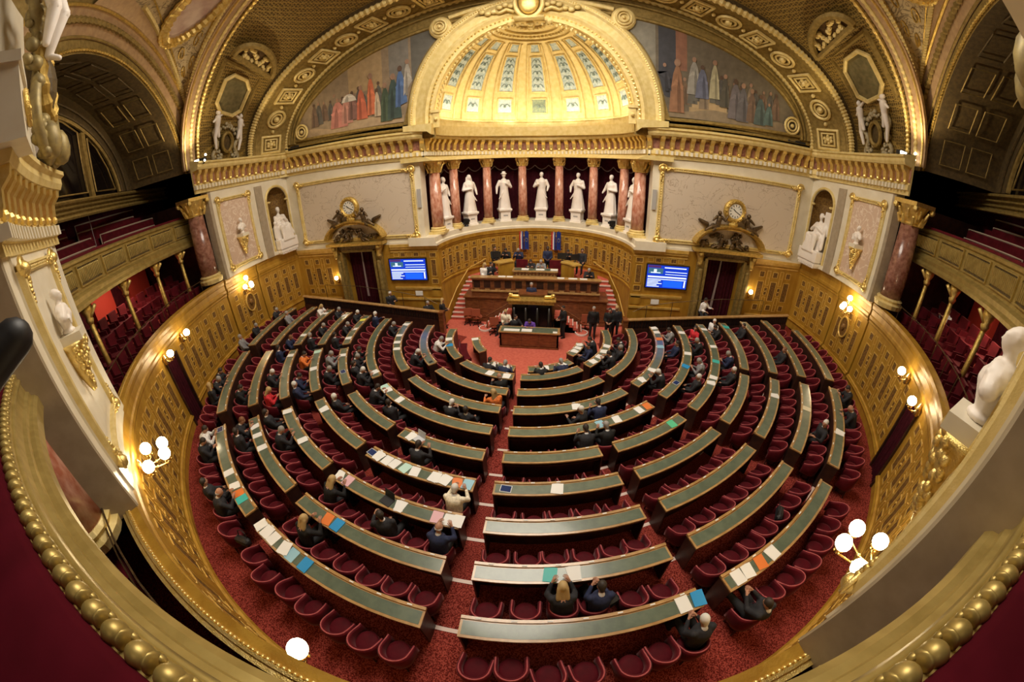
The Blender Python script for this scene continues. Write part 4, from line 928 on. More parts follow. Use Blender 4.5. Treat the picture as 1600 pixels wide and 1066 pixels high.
    for z in (-.74, .2, 1.0, 1.74):
        for j in range(n+1): vs.append((X-.75+1.5*j/n, Y+.28+.03*math.sin(j*.9)+.015*math.sin(j*.37), z))
    cu.add(vs, [(q*(n+1)+j, q*(n+1)+j+1, (q+1)*(n+1)+j+1, (q+1)*(n+1)+j) for q in range(3) for j in range(n)])
    o = cu.build('curtain', CURT, org=(X, Y+.28, -.74), smooth=True); tag(o, 'dark maroon curtains hanging in the %s clock doorway' % side, 'curtain'); o['_o'] = tuple(Vector((X, Y+.28, -.74))*S)
    cu = MB(); cu.add([(X-.06, Y+.2, 1.7), (X+.0, Y+.2, 1.7), (X-.03-.05*sx, Y+.2, -.4), (X-.14-.05*sx, Y+.2, -.4)], [(0, 1, 2, 3)]); cu.build('lining_edge', FRINGE, o)
    d = MB(); d.box(X-.9, X+.9, Y+.5, Y+.55, -.8, 1.8); struct('door_%d' % (3+i), d, MAHD)
    # screens
    sxc = sx*5.12; b = MB(); b.box(-.89, .89, 0, .07, -.50, .50)
    o = thing('screen', 'blue wall screen of voting results, %s of the tribune' % side, 'screen', (sxc, 1.80, .90)); b.build('housing', BLACK, o, scale=1.2)
    b = MB(); b.box(-.84, .84, -.006, 0, -.46, .46); b.build('display', emis('screen_blue', (.01, .04, .50), 1.0), o, scale=1.2)
    b = MB()
    for z0, z1, x0, x1, mi in ((.36, .40, -.15, .75, 0), (.20, .225, -.1, .8, 0), (.10, .12, -.1, .8, 0), (-.04, .02, -.8, .8, 0), (-.12, -.09, -.8, .8, 0), (-.18, -.15, -.8, -.25, 0), (-.24, -.21, -.8, -.35, 0), (-.30, -.27, -.8, -.2, 0), (-.36, -.33, -.8, -.4, 0), (-.42, -.39, -.8, -.3, 0), (-.4, -.14, .72, .78, 0), (.12, .34, -.80, -.2, 1), (.14, .3, -.58, -.46, 0), (.14, .18, -.7, -.3, 0), (.36, .45, -.82, -.3, 2), (-.42, -.15, -.15, .66, 3)):
        b.box(x0, x1, -.010, -.006, z0, z1, mi)
    b.build('lines', [emis('screen_white', (.75, .85, 1), 1.1), emis('screen_picture', (.05, .14, .20), .9), emis('screen_purple', (.10, .03, .12), .8), emis('screen_box', (.01, .08, .9), 1.4)], o, scale=1.2)
    b = MB(); b.box(-.20, .20, -.01, .02, -.12, .12); o = tag(b.build('notice_sheet', WHITEP, scale=1), 'blank white notice under the %s screen' % side, 'notice'); o.location = Vector((sx*4.78, 1.86, -.16))*S
# --- lamps with glass globes
def globe_lamp(label, p, az, globes, size=.13):
    # p: where it meets the wall (plan units); az: wall azimuth; globes: local offsets in metres (x sideways, y out of the wall, z up)
    t = thing('wall_lamp', label, 'wall lamp', p, face_rz(az))
    b = MB(); b.lathe([(.01, -.22), (.07, -.18), (.05, -.05), (.09, 0), (.05, .08), (.02, .2)], (0, .03, 0), 10)
    for g in globes:
        g = Vector(g); m_ = Vector((g.x*.5, g.y*.55, g.z-.26)); b.tube([(0, .04, -.02), m_*.6+Vector((0, 0, -.02)), m_, g+Vector((0, 0, -.24)), g+Vector((0, 0, -.12))], [.03, .022, .02, .02, .025], 6); b.lathe([(.02, -.17), (.075, -.15), (.09, -.11), (.06, -.09)], g, 10); b.ball(m_, .04, 6, 5)
        for q in range(5): b.ball(g+Vector((.07*math.cos(q*1.26), .07*math.sin(q*1.26), -.17)), .025, 5, 4)
    b.build('bracket', BRASS, t, scale=1, smooth=True)
    for g in globes:
        b = MB(); b.ball(g, size, 16, 12); b.build('glass_globe', GLOBE, t, scale=1, smooth=True)
    return t
four = [(-.24, .30, .12), (.24, .30, .12), (0, .55, .10), (0, .28, .50)]
for i, sx in enumerate((-1, 1)):
    side = ('left', 'right')[i]
    def AZ(x, y): return math.degrees(math.atan2(y, x))
    for x, y, z, nm in ((10.55, -1.55, 1.45, 'far %s gilt lamp with four lit globes below the small bust' % side), (5.04, -9.86, 1.50, 'near %s gilt lamp with four lit globes on the pier' % side)):
        az = AZ(sx*x, y); globe_lamp(nm, P(11.09, az, z), az, [(gx, gy*.95, gz) for gx, gy, gz in four] if x > 8 else [(-.37, .25, .12), (.37, .25, .12), (-.22, .66, .12), (.22, .66, .12)], .115 if x > 8 else .13)
    for x, y, nm in ((9.21, -5.66, 'single lit globe lamp on the far side of the %s curtained doorway' % side), (8.46, -6.84, 'single lit globe lamp on the near side of the %s curtained doorway' % side)):
        az = AZ(sx*x, y); globe_lamp(nm, P(11.09, az, 1.50), az, [(0, .30, .14)], .125)
    globe_lamp('small lit globe lamp beside the %s clock doorway' % side, (sx*8.72, 1.86, .50), 90, [(0, .2, .14)], .11)
globe_lamp('single lit globe lamp at the bottom of the picture, above the rear carpet', P(11.13, -93.8, 1.45), -93.8, [(0, .19, .2)], .125)
# --- floodlights on the cornice
for i, sx in enumerate((-1, 1)):
    t = thing('floodlight', 'small black floodlights on the cornice at the foot of the %s vault rib' % ('left', 'right')[i], 'floodlight', P(10.75, -15.2 if sx > 0 else -164.8, 6.42), 0)
    b = MB(); b.box(-.30, .10, -.08, .08, 0, .14); b.box(.16, .42, -.07, .07, -.02, .12); b.tube([(-.1, 0, -.1), (.3, 0, -.1)], .03, 5); b.build('housing', BLACK, t, scale=1)
    b = MB(); b.box(-.26, .06, -.09, -.082, .02, .12); b.ball((.55, -.05, .2), .05, 8, 6); b.ball((.5, -.1, -.02), .045, 8, 6); b.build('lens', emis('flood_lens', (1, .9, .7), 8), t, scale=1)
    t = tag(MB().box(-.25, .25, -.06, .06, 0, .10).tube([(-.6, 0, .02), (.3, 0, .02)], .02, 5).ball((-.62, 0, .04), .05, 7, 5).build('spotlight', BLACK, scale=1), 'slim black spotlight lying on the cornice at the %s end of the painted lunette' % ('left', 'right')[i], 'spotlight'); t.location = Vector((sx*9.7, 1.52, 6.50))*S
# --- cartouches, octagonal panels and small pediments at the foot of the vault
for i, sx in enumerate((-1, 1)):
    side = ('left', 'right')[i]
    def V(t, s): return vault(t if sx > 0 else 180-t, s)
    def frame_at(t, s):
        c = V(t, s); a = (V(t+1, s)-V(t-1, s)).normalized(); b_ = (V(t, s+.05)-V(t, s-.05)).normalized(); n_ = a.cross(b_).normalized()
        if n_.dot(Vector((0, -4, 5))-c) < 0: n_ = -n_
        return c, a, b_, n_
    t = gthing('cartouche', 'stone and gilt cartouche with cherubs below the octagonal panel, %s of the big arch' % side, 'cartouche', tuple(V(3, .5)))
    c, a, b_, n_ = frame_at(9, .45); b = MB()
    b.tube([c+n_*.16+a*(.36*math.cos(q))+b_*(.27*math.sin(q)) for q in [2*math.pi*z/20 for z in range(20)]], .07, 6, closed=True); b.build('oval_rim', GOLDD, t)
    b = MB(); b.add([c+n_*.10+a*(.36*math.cos(q))+b_*(.27*math.sin(q)) for q in [2*math.pi*z/20 for z in range(20)]], [tuple(range(20))]); b.build('oval_panel', DKGOLD, t)
    b = MB(); rn = random.Random(21)
    for q in range(70):
        x = rn.uniform(-.75, .75); z = rn.uniform(-.62, .62)
        if (x/.45)**2+(z/.36)**2 < 1: continue
        b.ball(c+a*x+b_*z+n_*.08, (rn.uniform(.05, .1),)*3, 6, 4)
    b.tube([c+a*(-.8)+b_*(-.55+.1*q)+n_*.12+a*(.08*math.sin(q*.55)) for q in range(12)], .08, 6)
    for q in (-1, 1): b.tube([c+a*(-.75+.12*z)+b_*q*(.58+.12*math.sin(z*.9))+n_*.10 for z in range(12)], .07, 6)
    b.build('stone_scrolls', TAUPE if False else mat('grey_gilt_stone', (.50, .43, .28), .6, .1, (.36, .29, .16), 9), t, smooth=True)
    for q in (-1, 1):
        b = MB(); o_ = c+b_*q*.62+n_*.2; b.cap(o_+a*.55, o_+a*.85, .10, .12); b.ball(o_+a*1.05, .10); b.cap(o_+a*.55, o_+a*.15+b_*q*.08, .10, .07); b.cap(o_+a*.15+b_*q*.08, o_-a*.25, .07, .05); b.cap(o_+a*.6, o_+a*.2-b_*q*.1, .09, .06); b.cap(o_+a*.9, o_+a*1.05-b_*q*.3, .06, .04); b.cap(o_+a*.9, o_+a*.7+b_*q*.2, .05, .04); b.build('cherub', STAT, t, smooth=True)

    c, a, b_, n_ = frame_at(25, .52); t = gthing('wall_panel', 'octagonal olive panel in a gilt frame, %s foot of the vault' % side, 'panel', tuple(c))
    oc = [(-1, -.5), (-.6, -1), (.6, -1), (1, -.5), (1, .5), (.6, 1), (-.6, 1), (-1, .5)]
    b = MB(); loop = [c+n_*.12+a*x*.72+b_*y*.62 for x, y in oc]
    for q in range(8): b.cap(loop[q], loop[(q+1) % 8], .075, .075, 6)
    b.build('frame', GOLDP, t); b = MB(); b.add([p_-n_*.04 for p_ in loop], [tuple(range(8))]); b.build('panel', GREENM, t)
    b = MB(); lp = [c+n_*.05+a*x*1.05+b_*y*.92 for x, y in ((-1, -1), (1, -1), (1, 1), (-1, 1))]
    for q in range(4): b.cap(lp[q], lp[(q+1) % 4], .09, .09, 6)
    b.build('outer_frame', GOLDD, t)
    c, a, b_, n_ = frame_at(37, .5); t = gthing('arched_pediment', 'small arched stone pediment leaning out of the vault, %s side' % side, 'pediment', tuple(c))
    b = MB(); arc = [c+n_*.3+b_*(1.0*math.cos(q))+a*(-.2+.75*math.sin(q)) for q in [math.pi*z/14 for z in range(15)]]
    b.tube(arc, .12, 6); b.tube([arc[0], arc[-1]], .10, 6); b.build('arch', GOLDD, t); b = MB(); b.add([p_-n_*.1 for p_ in arc], [tuple(range(15))]); b.build('back', BRONZE, t)
    b = MB(); rn = random.Random(5)
    for q in range(26): b.ball(c+n_*.24+b_*rn.uniform(-.7, .7)+a*rn.uniform(-.12, .3), .09, 6, 4)
    b.build('relief', GOLDP, t)
    # near pier cartouche with cherub legs, big in the corner of the view
    a0 = -61.5 if sx > 0 else -118.5
    t = gthing('cartouche', 'big gilt cartouche with cherub above the near %s pier cornice' % side, 'cartouche', tuple(P(10.9, a0, 6.1)))
    c = P(10.68, a0, 7.2); nn = -Vector(P(1, a0)); tt = Vector((0, 0, 1)).cross(nn)
    b = MB(); b.tube([c+nn*.18+tt*(.30*math.cos(q))+Vector((0, 0, .48*math.sin(q))) for q in [2*math.pi*z/24 for z in range(24)]], [.07, .10]*12, 7, closed=True); b.build('oval_rim', GOLD, t)
    b = MB(); b.ball(c+nn*.05, (.28, .28, .46), 12, 8); b.build('oval_panel', DKGOLD, t)
    b = MB(); rn = random.Random(33)
    for q in range(170):
        x = rn.uniform(-.62, .62); z = rn.uniform(-1.05, 1.2)
        if (x/.38)**2+(z/.55)**2 < 1: continue
        if abs(x) > .62-.2*abs(z): continue
        b.ball(c+tt*x+Vector((0, 0, z))+nn*(.05+.1*rn.random()), (rn.uniform(.05, .11),)*3, 6, 5)
    for q in (-1, 1): b.tube([c+tt*q*(.35+.22*math.sin(z*.5))+Vector((0, 0, -1.05+z*.16))+nn*.12 for z in range(14)], .08, 6); b.ball(c+tt*q*.3+Vector((0, 0, -.85))+nn*.2, (.16, .16, .26), 8, 6)
    b.build('scrolls', mat('aged_gilt_stone', (.40, .31, .12), .5, .3, (.26, .20, .09), 8), t, smooth=True)
    b = MB(); o_ = c-tt*sx*(-.42)+nn*.25+Vector((0, 0, .35)) if False else c+tt*(-.30 if sx < 0 else .30)+nn*.28+Vector((0, 0, .55))
    zz = Vector((0, 0, 1)); b.cap(o_+zz*.9, o_+zz*1.25, .17, .19); b.ball(o_+zz*1.55, .15); b.cap(o_+zz*.85+tt*.08, o_+zz*.25+nn*.2, .16, .11); b.cap(o_+zz*.25+nn*.2, o_-zz*.3+tt*.02, .11, .06); b.cap(o_+zz*.85-tt*.08, o_+zz*.3+nn*.12-tt*.1, .15, .10); b.cap(o_+zz*.3+nn*.12-tt*.1, o_-zz*.18-tt*.12, .10, .05); b.cap(o_-zz*.3+tt*.02, o_-zz*.36+nn*.14, .05, .04)
    b.cap(o_+zz*1.2, o_+zz*1.0+nn*.3, .09, .06); b.build('cherub', STAT, t, smooth=True)
    t = gthing('corner_pedestal', 'cream pedestal with a gilt rosette, beside the near %s cartouche' % side, 'pedestal', tuple(P(10.8, -72.4 if sx > 0 else -107.6, 6.1)))
    b = MB(); b.pbox(10.55, 11.0, -72.4 if sx > 0 else -107.6, .75, 5.95, 6.62); b.pbox(10.52, 11.0, -72.4 if sx > 0 else -107.6, .82, 6.60, 6.70); b.build('block', CREAM, t)
    b = MB(); roundel(b, P(10.55, -72.4 if sx > 0 else -107.6, 6.3), .16, -Vector(P(1, -72.4 if sx > 0 else -107.6))); b.build('rosette', GOLD, t)

for i, sx in enumerate((-1, 1)):                                      # carved oval medallions in the oak below the far lamps
    a = -7.6 if sx > 0 else -172.4; nn = -Vector(P(1, a)); tt = Vector((0, 0, 1)).cross(nn); c = P(11.13, a, .78)
    t = gthing('wall_medallion', 'dark carved oval medallion in the oak wall under the far %s four-globe lamp' % ('left', 'right')[i], 'medallion', tuple(c))
    b = MB(); b.tube([c+nn*.03+tt*(.27*math.cos(q))+Vector((0, 0, .36*math.sin(q))) for q in [2*math.pi*z/24 for z in range(24)]], .035, 6, closed=True); b.build('rim', OAKL, t)
    b = MB(); b.add([c+nn*.025+tt*(.26*math.cos(q))+Vector((0, 0, .35*math.sin(q))) for q in [2*math.pi*z/24 for z in range(24)]], [tuple(range(24))]); b.ball(c+nn*.04, (.09, .09, .14), 8, 6); b.build('carving', OAKP, t)
# ------------------------------------------------------------------ side galleries
RAILM = mat('pale_bench_rail', (.48, .38, .28), .5)
def gallery_seat_mesh():
    b = MB(); b.box(-.25, .25, -.02, .40, .26, .42); b.box(-.25, .25, -.12, -.02, .10, .92); b.box(-.25, -.21, -.05, .32, .42, .60); b.box(.21, .25, -.05, .32, .42, .60)
    return as_mesh(b, 'gallery_seat', [VELV])
GS = gallery_seat_mesh(); GS.polygons.foreach_set('use_smooth', [False]*len(GS.polygons))
for i, sx in enumerate((-1, 1)):
    side = ('left', 'right')[i]
    def A(a): return a if sx > 0 else -180-a
    a_far, a_near = A(-13.0), A(-57.0)
    mb = MB()                                                         # lower gallery: steps, back wall, soffit; upper steps
    for k, (r0, r1, z) in enumerate(((11.28, 12.25, 1.45), (12.25, 12.95, 1.75), (12.95, 13.6, 2.05), (13.6, 14.6, 2.3))): mb.rev([(r0, z), (r1, z), (r1, z-.4), (r0, z-.4)], a_far, a_near, 24, mi=0)
    mb.rev([(12.05, 3.62), (14.7, 3.62), (14.7, 3.75), (12.05, 3.75)], a_far, a_near, 24, mi=1)
    for k in range(5): mb.rev([(12.25+.5*k, 3.75+.27*k), (12.75+.5*k, 3.75+.27*k), (12.75+.5*k, 3.6), (12.25+.5*k, 3.6)], a_far, a_near, 24, mi=1)
    struct('floor_gallery', mb, [CARP, VELV])
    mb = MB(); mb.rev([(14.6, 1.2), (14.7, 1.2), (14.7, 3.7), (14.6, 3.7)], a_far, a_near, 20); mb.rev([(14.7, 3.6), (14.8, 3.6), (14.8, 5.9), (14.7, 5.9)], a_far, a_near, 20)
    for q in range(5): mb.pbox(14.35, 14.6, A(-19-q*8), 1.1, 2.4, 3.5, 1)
    struct('wall_gallery', mb, [CURT, mat('vivid_red_cloth', (.42, .035, .02), .8)])  # vivid red panels standing against the maroon back wall
    mb = MB(); mb.pbox(11.4, 14.8, a_far, .08, 1.2, 5.2)
    mb.pbox(12.0, 14.8, a_near, .08, 1.2, 5.2); struct('wall_gallery_end', mb, MAHD)
    # parapet of the upper gallery
    t = gthing('parapet', 'gilt fluted parapet of the upper %s gallery' % side, 'parapet', tuple(P(12, A(-35), 3.7)))
    b = MB(); b.rev([(12.1, 3.62), (11.86, 3.66), (11.84, 3.74), (11.90, 3.80), (11.88, 3.90), (11.98, 3.96), (12.0, 4.02), (12.0, 4.56), (11.95, 4.60), (11.93, 4.66), (12.0, 4.70), (12.15, 4.70), (12.15, 3.62)], a_far, a_near, 36)
    b.build('front', GOLDN, t)
    b = MB(); fr = polar_fr(11.972)
    ua, ub = sorted((math.radians(a_far)*12, math.radians(a_near)*12)); n = 7; w_ = (ub-ua)/n
    for q in range(n):
        c0 = ua+q*w_+.12; c1 = ua+(q+1)*w_-.12; panel(b, fr, c0, c1, 4.08, 4.50, t=.03, dep=.035, inset=0, rim=1)
        m_ = int((c1-c0)/.075)
        for j in range(m_):
            O, Nn, T = fr(c0+(j+.5)*(c1-c0)/m_); b.cap(O+Nn*.01+Vector((0, 0, 4.14)), O+Nn*.01+Vector((0, 0, 4.44)), .02, .028, 5, 1)
    b.build('fluted_panels', [DKGOLD, GOLDN], t)
    b = MB(); b.rev([(11.98, 4.70), (12.02, 4.76), (12.2, 4.76), (12.22, 4.70)], a_far, a_near, 30); b.build('velvet_rail', VELV, t)
    # slim columns
    for k, a in enumerate((-18.0, -24.8, -33.5, -43.5, -53)):
        p = P(12.12, A(a)); t = gthing('gallery_column', 'slim gilt column under the upper %s gallery, %s from the far end' % (side, ORD[k+1]), 'column', (p.x, p.y, 1.45), 'slim gallery columns')
        b = MB(); b.lathe([(.075, 1.75), (.07, 2.3), (.06, 3.25)], (p.x, p.y, 0), 10); b.build('shaft', GOLD, t, smooth=True)
        b = MB(); b.lathe([(.13, 1.45), (.13, 1.55), (.09, 1.6), (.11, 1.7), (.08, 1.78)], (p.x, p.y, 0), 10); b.ball((p.x, p.y, 2.05), (.09, .09, .05)); b.build('base', GOLDB, t)
        b = MB(); b.lathe([(.07, 3.2), (.11, 3.3), (.08, 3.36), (.14, 3.5), (.16, 3.62)], (p.x, p.y, 0), 10); d = -Vector(P(1, A(a))); b.tube([p+Vector((0, 0, 3.3)), p+d*.12+Vector((0, 0, 3.42)), p+d*.28+Vector((0, 0, 3.6))], [.05, .04, .05], 6); b.build('capital', GOLDB, t, smooth=True)
    # lower gallery seats and rails
    for row, (r, z) in enumerate(((11.95, 1.45), (12.62, 1.75), (13.3, 2.05))):
        n = 15+row
        for j in range(n):
            a = -15.2-(41.0)*(j+.5)/n
            o = obj('gallery_chair', GS, None, P(r, A(a), z), face_rz(A(a)))
            tag(o, 'red velvet %s gallery seat, %s row, %s from the far end' % (side, ('front', 'middle', 'back')[row], ORD[j+1]), 'seat', 'lower %s gallery seats' % side)
    t = gthing('gallery_rail', 'thin dark metal rails in front of the lower %s gallery seats' % side, 'rail', tuple(P(11.45, A(-35), 2.15)))
    b = MB(); b.tube([P(11.48, A(-14-q*4.2), 2.45) for q in range(11)], .014, 5); b.build('top_rail', BRONZE, t)
    for q in range(11): b = MB(); b.tube([P(11.48, A(-14-q*4.2), 1.7), P(11.48, A(-14-q*4.2), 2.46)], .012, 5); b.build('upright', BRONZE, t)
    # upper benches with pale rails
    for k in range(5):
        for part in (0, 1, 2):
            a0 = -15-part*13.5-(k % 2)*2; a1 = a0-11.5; r = 12.6+.5*k; z = 3.85+.27*k
            if a1 < -56.5: a1 = -56.5
            t = gthing('gallery_bench', '%s upper gallery bench, %s row up, %s section from the far end' % (side, ORD[k+1], ORD[part+1]), 'bench', tuple(P(r, A((a0+a1)/2), z)), 'upper %s gallery benches' % side)
            b = MB(); b.rev([(r-.3, z+.1), (r-.3, z+.28), (r, z+.3), (r+.02, z+.62), (r+.08, z+.62), (r+.08, z-.1), (r-.28, z-.1)], A(a0), A(a1), 6); b.build('upholstery', VELV, t)
            b = MB(); b.tube([P(r+.05, A(a0), z+.1)]+[P(r+.05, A(a0+(a1-a0)*q/6), z+.65) for q in range(7)]+[P(r+.05, A(a1), z+.1)], .026, 5); b.build('rail', RAILM, t)
    # tall lamp rod in the upper gallery
    p = P(13.6, A(-28)); b = MB(); b.tube([(p.x, p.y, 4.3), (p.x, p.y, 6.75)], .012, 5); b.ball((p.x, p.y, 6.78), .035); tag(b.build('pole', FRINGE, org=(p.x, p.y, 4.3)), 'thin pole with a tiny light before the %s fan window' % side, 'pole')
# ------------------------------------------------------------------ the gallery the photograph is taken from
t = gthing('parapet', 'curved gilt parapet with egg moulding and red velvet top in the foreground', 'parapet', tuple(P(11.4, -90, 3.6)))
AN, AM = -108.2, -71.6
b = MB(); b.rev([(11.95, 3.58), (11.34, 3.62), (11.275, 3.68), (11.27, 3.80), (11.295, 3.83), (11.325, 3.84), (11.33, 3.88), (11.355, 3.90), (11.365, 4.00), (11.37, 4.07), (11.45, 4.09), (11.95, 4.09)], AN, AM, 90); b.build('front', GOLDN, t, smooth=False)
b = MB(); E_ = .62
for q in range(int((AM-AN)/E_)):
    a = AN+(q+.5)*E_; M = Matrix.Rotation(math.radians(a), 4, 'Z'); b.ball(P(11.402, a, 4.075), (.040, .044, .046), 14, 10, 0, M)
    a += E_/2; M = Matrix.Rotation(math.radians(a), 4, 'Z'); b.ball(P(11.395, a, 4.09), (.034, .012, .036), 8, 6, 0, M); b.ball(P(11.375, a, 4.075), (.014, .022, .018), 8, 6, 0, M)
b.rev([(11.345, 4.005), (11.37, 3.995), (11.38, 4.03), (11.355, 4.03)], AN, AM, 120); b.build('egg_moulding', GOLDN, t, smooth=True)
b = MB(); b.rev([(11.432, 4.06), (11.438, 4.115), (11.46, 4.135), (11.55, 4.15), (11.78, 4.14), (11.92, 4.10), (11.94, 3.7), (11.8, 3.6), (11.5, 4.0)], AN+.1, AM-.1, 90); b.build('velvet_top', VELVD, t, smooth=True)
mb = MB(); mb.rev([(11.9, 3.55), (14.8, 3.55), (14.8, 3.7), (11.9, 3.7)], AN, AM, 24); struct('floor_rear_gallery', mb, CARP)
mb = MB(); mb.rev([(11.28, 1.2), (13.5, 1.6), (14.8, 2.2), (14.8, 1.0), (11.28, 1.0)], -112, -68, 24); struct('floor_rear_seats', mb, CARP)
for row, (r, z) in enumerate(((12.0, 1.40), (12.7, 1.6))):
    for j in range(14):
        a = -106+2.45*j
        o = obj('gallery_chair', GS, None, P(r, a, z), face_rz(a)); tag(o, 'red seat under the photographer, %s row, %s from the left pier' % (('front', 'back')[row], ORD[j+1]), 'seat', 'rear lower gallery seats')
t = gthing('gallery_rail', 'thin dark rails behind the beaded cap at lower left', 'rail', tuple(P(11.45, -98, 2.15)))
b = MB(); b.tube([P(11.42, -107+q*3.5, 2.4) for q in range(11)], .012, 5); b.tube([P(11.5, -107+q*3.5, 2.28) for q in range(11)], .010, 5); b.build('rails', BRONZE, t)
# ------------------------------------------------------------------ balustrades in front of the corridors
for i, sx in enumerate((-1, 1)):
    side = ('left', 'right')[i]; x0, x1 = 10.3, 3.62; z0, z1 = .03, -.60
    t = gthing('balustrade', 'long dark balustrade with a sloping wooden rail behind the %s seats' % side, 'balustrade', (sx*7, 1.0, -.8))
    def zz(x): return z1+(z0-z1)*(x-x1)/(x0-x1)
    b = MB(); b.sweep([((sx*x, 1.0, zz(x)), (0, 1, 0), (0, 0, 1)) for x in (x0, x1)], [(-.07, -.04), (.07, -.04), (.08, 0), (.06, .03), (-.06, .03), (-.08, 0)]); b.build('rail', DESKW, t)
    b = MB(); b.sweep([((sx*x, 1.0, zz(x)), (0, 1, 0), (0, 0, 1)) for x in (x0, x1)], [(-.05, -1.2), (.05, -1.2), (.05, -.38), (-.05, -.38)]); b.sweep([((sx*x, 1.0, zz(x)), (0, 1, 0), (0, 0, 1)) for x in (x0, x1)], [(-.02, -.4), (.02, -.4), (.02, -.03), (-.02, -.03)]); b.build('base', MAHD, t)
    b = MB(); n = 62
    for q in range(n):
        x = x1+.08+(x0-x1-.16)*q/(n-1); b.lathe([(.02, -.37), (.035, -.28), (.02, -.18), (.03, -.1), (.02, -.04)], (sx*x, .97, zz(x)), 6)
    o = b.build('balusters', EBON, t)
    b = MB(); b.box(sx*3.55-.09, sx*3.55+.09, .88, 1.12, FZ, -.62); b.box(sx*3.55-.11, sx*3.55+.11, .86, 1.14, -.64, -.58); b.build('end_post', MAHOG, t)
    t = gthing('handrail', 'thin brass handrail along the %s corridor under the screen' % side, 'handrail', (sx*6, 1.6, -.7))
    b = MB(); b.tube([(sx*9.3, 1.55, .35), (sx*7.4, 1.45, .30), (sx*5.4, 1.45, .02), (sx*4.4, 1.5, -.2), (sx*3.9, 1.55, -.5)], .013, 6); b.build('rail', BRONZE, t)
    for x, z in ((9.3, .35), (7.4, .30), (5.4, .02), (4.4, -.2)): b = MB(); b.tube([(sx*x, 1.5, z), (sx*x, 1.5, z-.9)], .014, 6); b.build('post', BRONZE, t)
# ------------------------------------------------------------------ tribune, president's desk, rostrum
t = gthing('tribune', 'mahogany tribune with a panelled front rail in the middle of the niche', 'tribune', (0, 2.35, FZ))
b = MB(); b.box(-2.95, 2.95, 2.35, 5.0, FZ, -.50); b.box(-3.0, 3.0, 2.30, 5.0, -.50, -.45); b.box(-3.0, 3.0, 2.32, 2.36, FZ, FZ+.12)
frT = line_fr((0, 2.35, 0), (1, 0, 0), (0, -1, 0))
for q in range(10):
    c = -2.65+q*.588; panel(b, frT, c-.24, c+.24, FZ+.22, -.62, t=.02, dep=.02, inset=0, rim=0)
b.build('podium', MAHOG, t)
b = MB(); b.box(-2.60, 2.60, 2.44, 2.56, -.45, .30); b.box(-2.65, 2.65, 2.36, 2.66, .30, .36); b.box(-2.62, 2.62, 2.38, 2.46, -.45, -.20); b.build('front_rail', MAHOG, t)
b = MB(); b.box(-2.64, 2.64, 2.34, 2.46, -.22, -.17); b.box(-2.66, 2.66, 2.37, 2.68, .355, .385)
for q in range(12):
    x = -2.4+q*.436; b.box(x-.10, x+.10, 2.40, 2.44, -.16, -.11)
b.build('ledges', DESKW, t)
b = MB()
for q in range(12):
    c = -2.4+q*.436; panel(b, line_fr((0, 2.44, 0), (1, 0, 0), (0, -1, 0)), c-.14, c+.14, -.08, .24, t=.02, dep=.03, inset=1, rim=0)
b.build('rail_panels', [MAHOG, MAHD], t)
b = MB(); b.box(-2.6, 2.6, 2.56, 5.0, -.5, -.20); b.box(-2.3, 2.3, 3.2, 5.0, -.2, .10); b.build('upper_floor', CARPP, t)
t = gthing('president_desk', 'raised desk with a scalloped front in the centre of the tribune', 'desk', (0, 3.0, -.2))
b = MB(); b.box(-.92, .86, 2.86, 3.2, -.2, .52); b.build('body', DESKW, t); b = MB(); b.box(-.97, .91, 2.80, 3.26, .52, .57); b.build('top', DESKW, t)
b = MB()
for q in range(13): b.ball((-.87+q*.143, 2.85, .44), (.055, .02, .06), 6, 5)
b.build('scallops', MAHOG, t)
b = MB(); b.box(-.9, .84, 2.86, 3.2, .57, .575); b.build('inlay', LEATH, t)
for i, sx in enumerate((-1, 1)):
    side = ('left', 'right')[i]
    t = gthing('secretary_desk', 'curved pale oak secretaries desk on the %s of the raised desk' % side, 'desk', (sx*1.6, 3.3, .1))
    c = (sx*.6, 2.4); a0, a1 = (70, 28) if sx > 0 else (110, 152)
    b = MB(); b.rev([(1.05, -.15), (1.10, -.15), (1.10, .80), (1.05, .80)], a0, a1, 12, c); b.build('front', OAK, t)
    b = MB(); b.rev([(1.0, .80), (1.42, .80), (1.42, .85), (1.0, .85)], a0+2, a1-2, 12, c); b.build('top', OAKL, t)
    # stairs
    t = gthing('staircase', 'red carpeted stairs with pale nosings on the %s of the tribune' % side, 'stairs', (sx*3.2, 2.3, FZ))
    for q in range(10):
        y = 2.4+.135*q; z = FZ+.158*(q+1); xo = math.sqrt(max(.5, 3.76**2-(y+.22-1.7)**2)); xi = 2.98 if q < 8 else 2.66
        b = MB(); xa, xb = sorted((sx*xi, sx*max(xo, xi+.3))); b.box(xa, xb, y, y+(.17 if q < 9 else .8), FZ, z, 0); b.box(xa, xb, y-.03, y+.05, z-.04, z+.008, 1); b.build('step', [CARPP, NOSE], t)
    b = MB(); b.tube([(sx*3.68, 2.2, -1.0), (sx*3.45, 2.95, -.3), (sx*3.05, 3.6, .40), (sx*2.45, 4.4, .62)], .025, 6); b.build('handrail', OAKL, t)
    b = MB(); xa, xb = sorted((sx*2.95, sx*3.02)); b.box(xa, xb, 3.1, 4.2, FZ, -.60); b.build('string_wall', OAK, t)
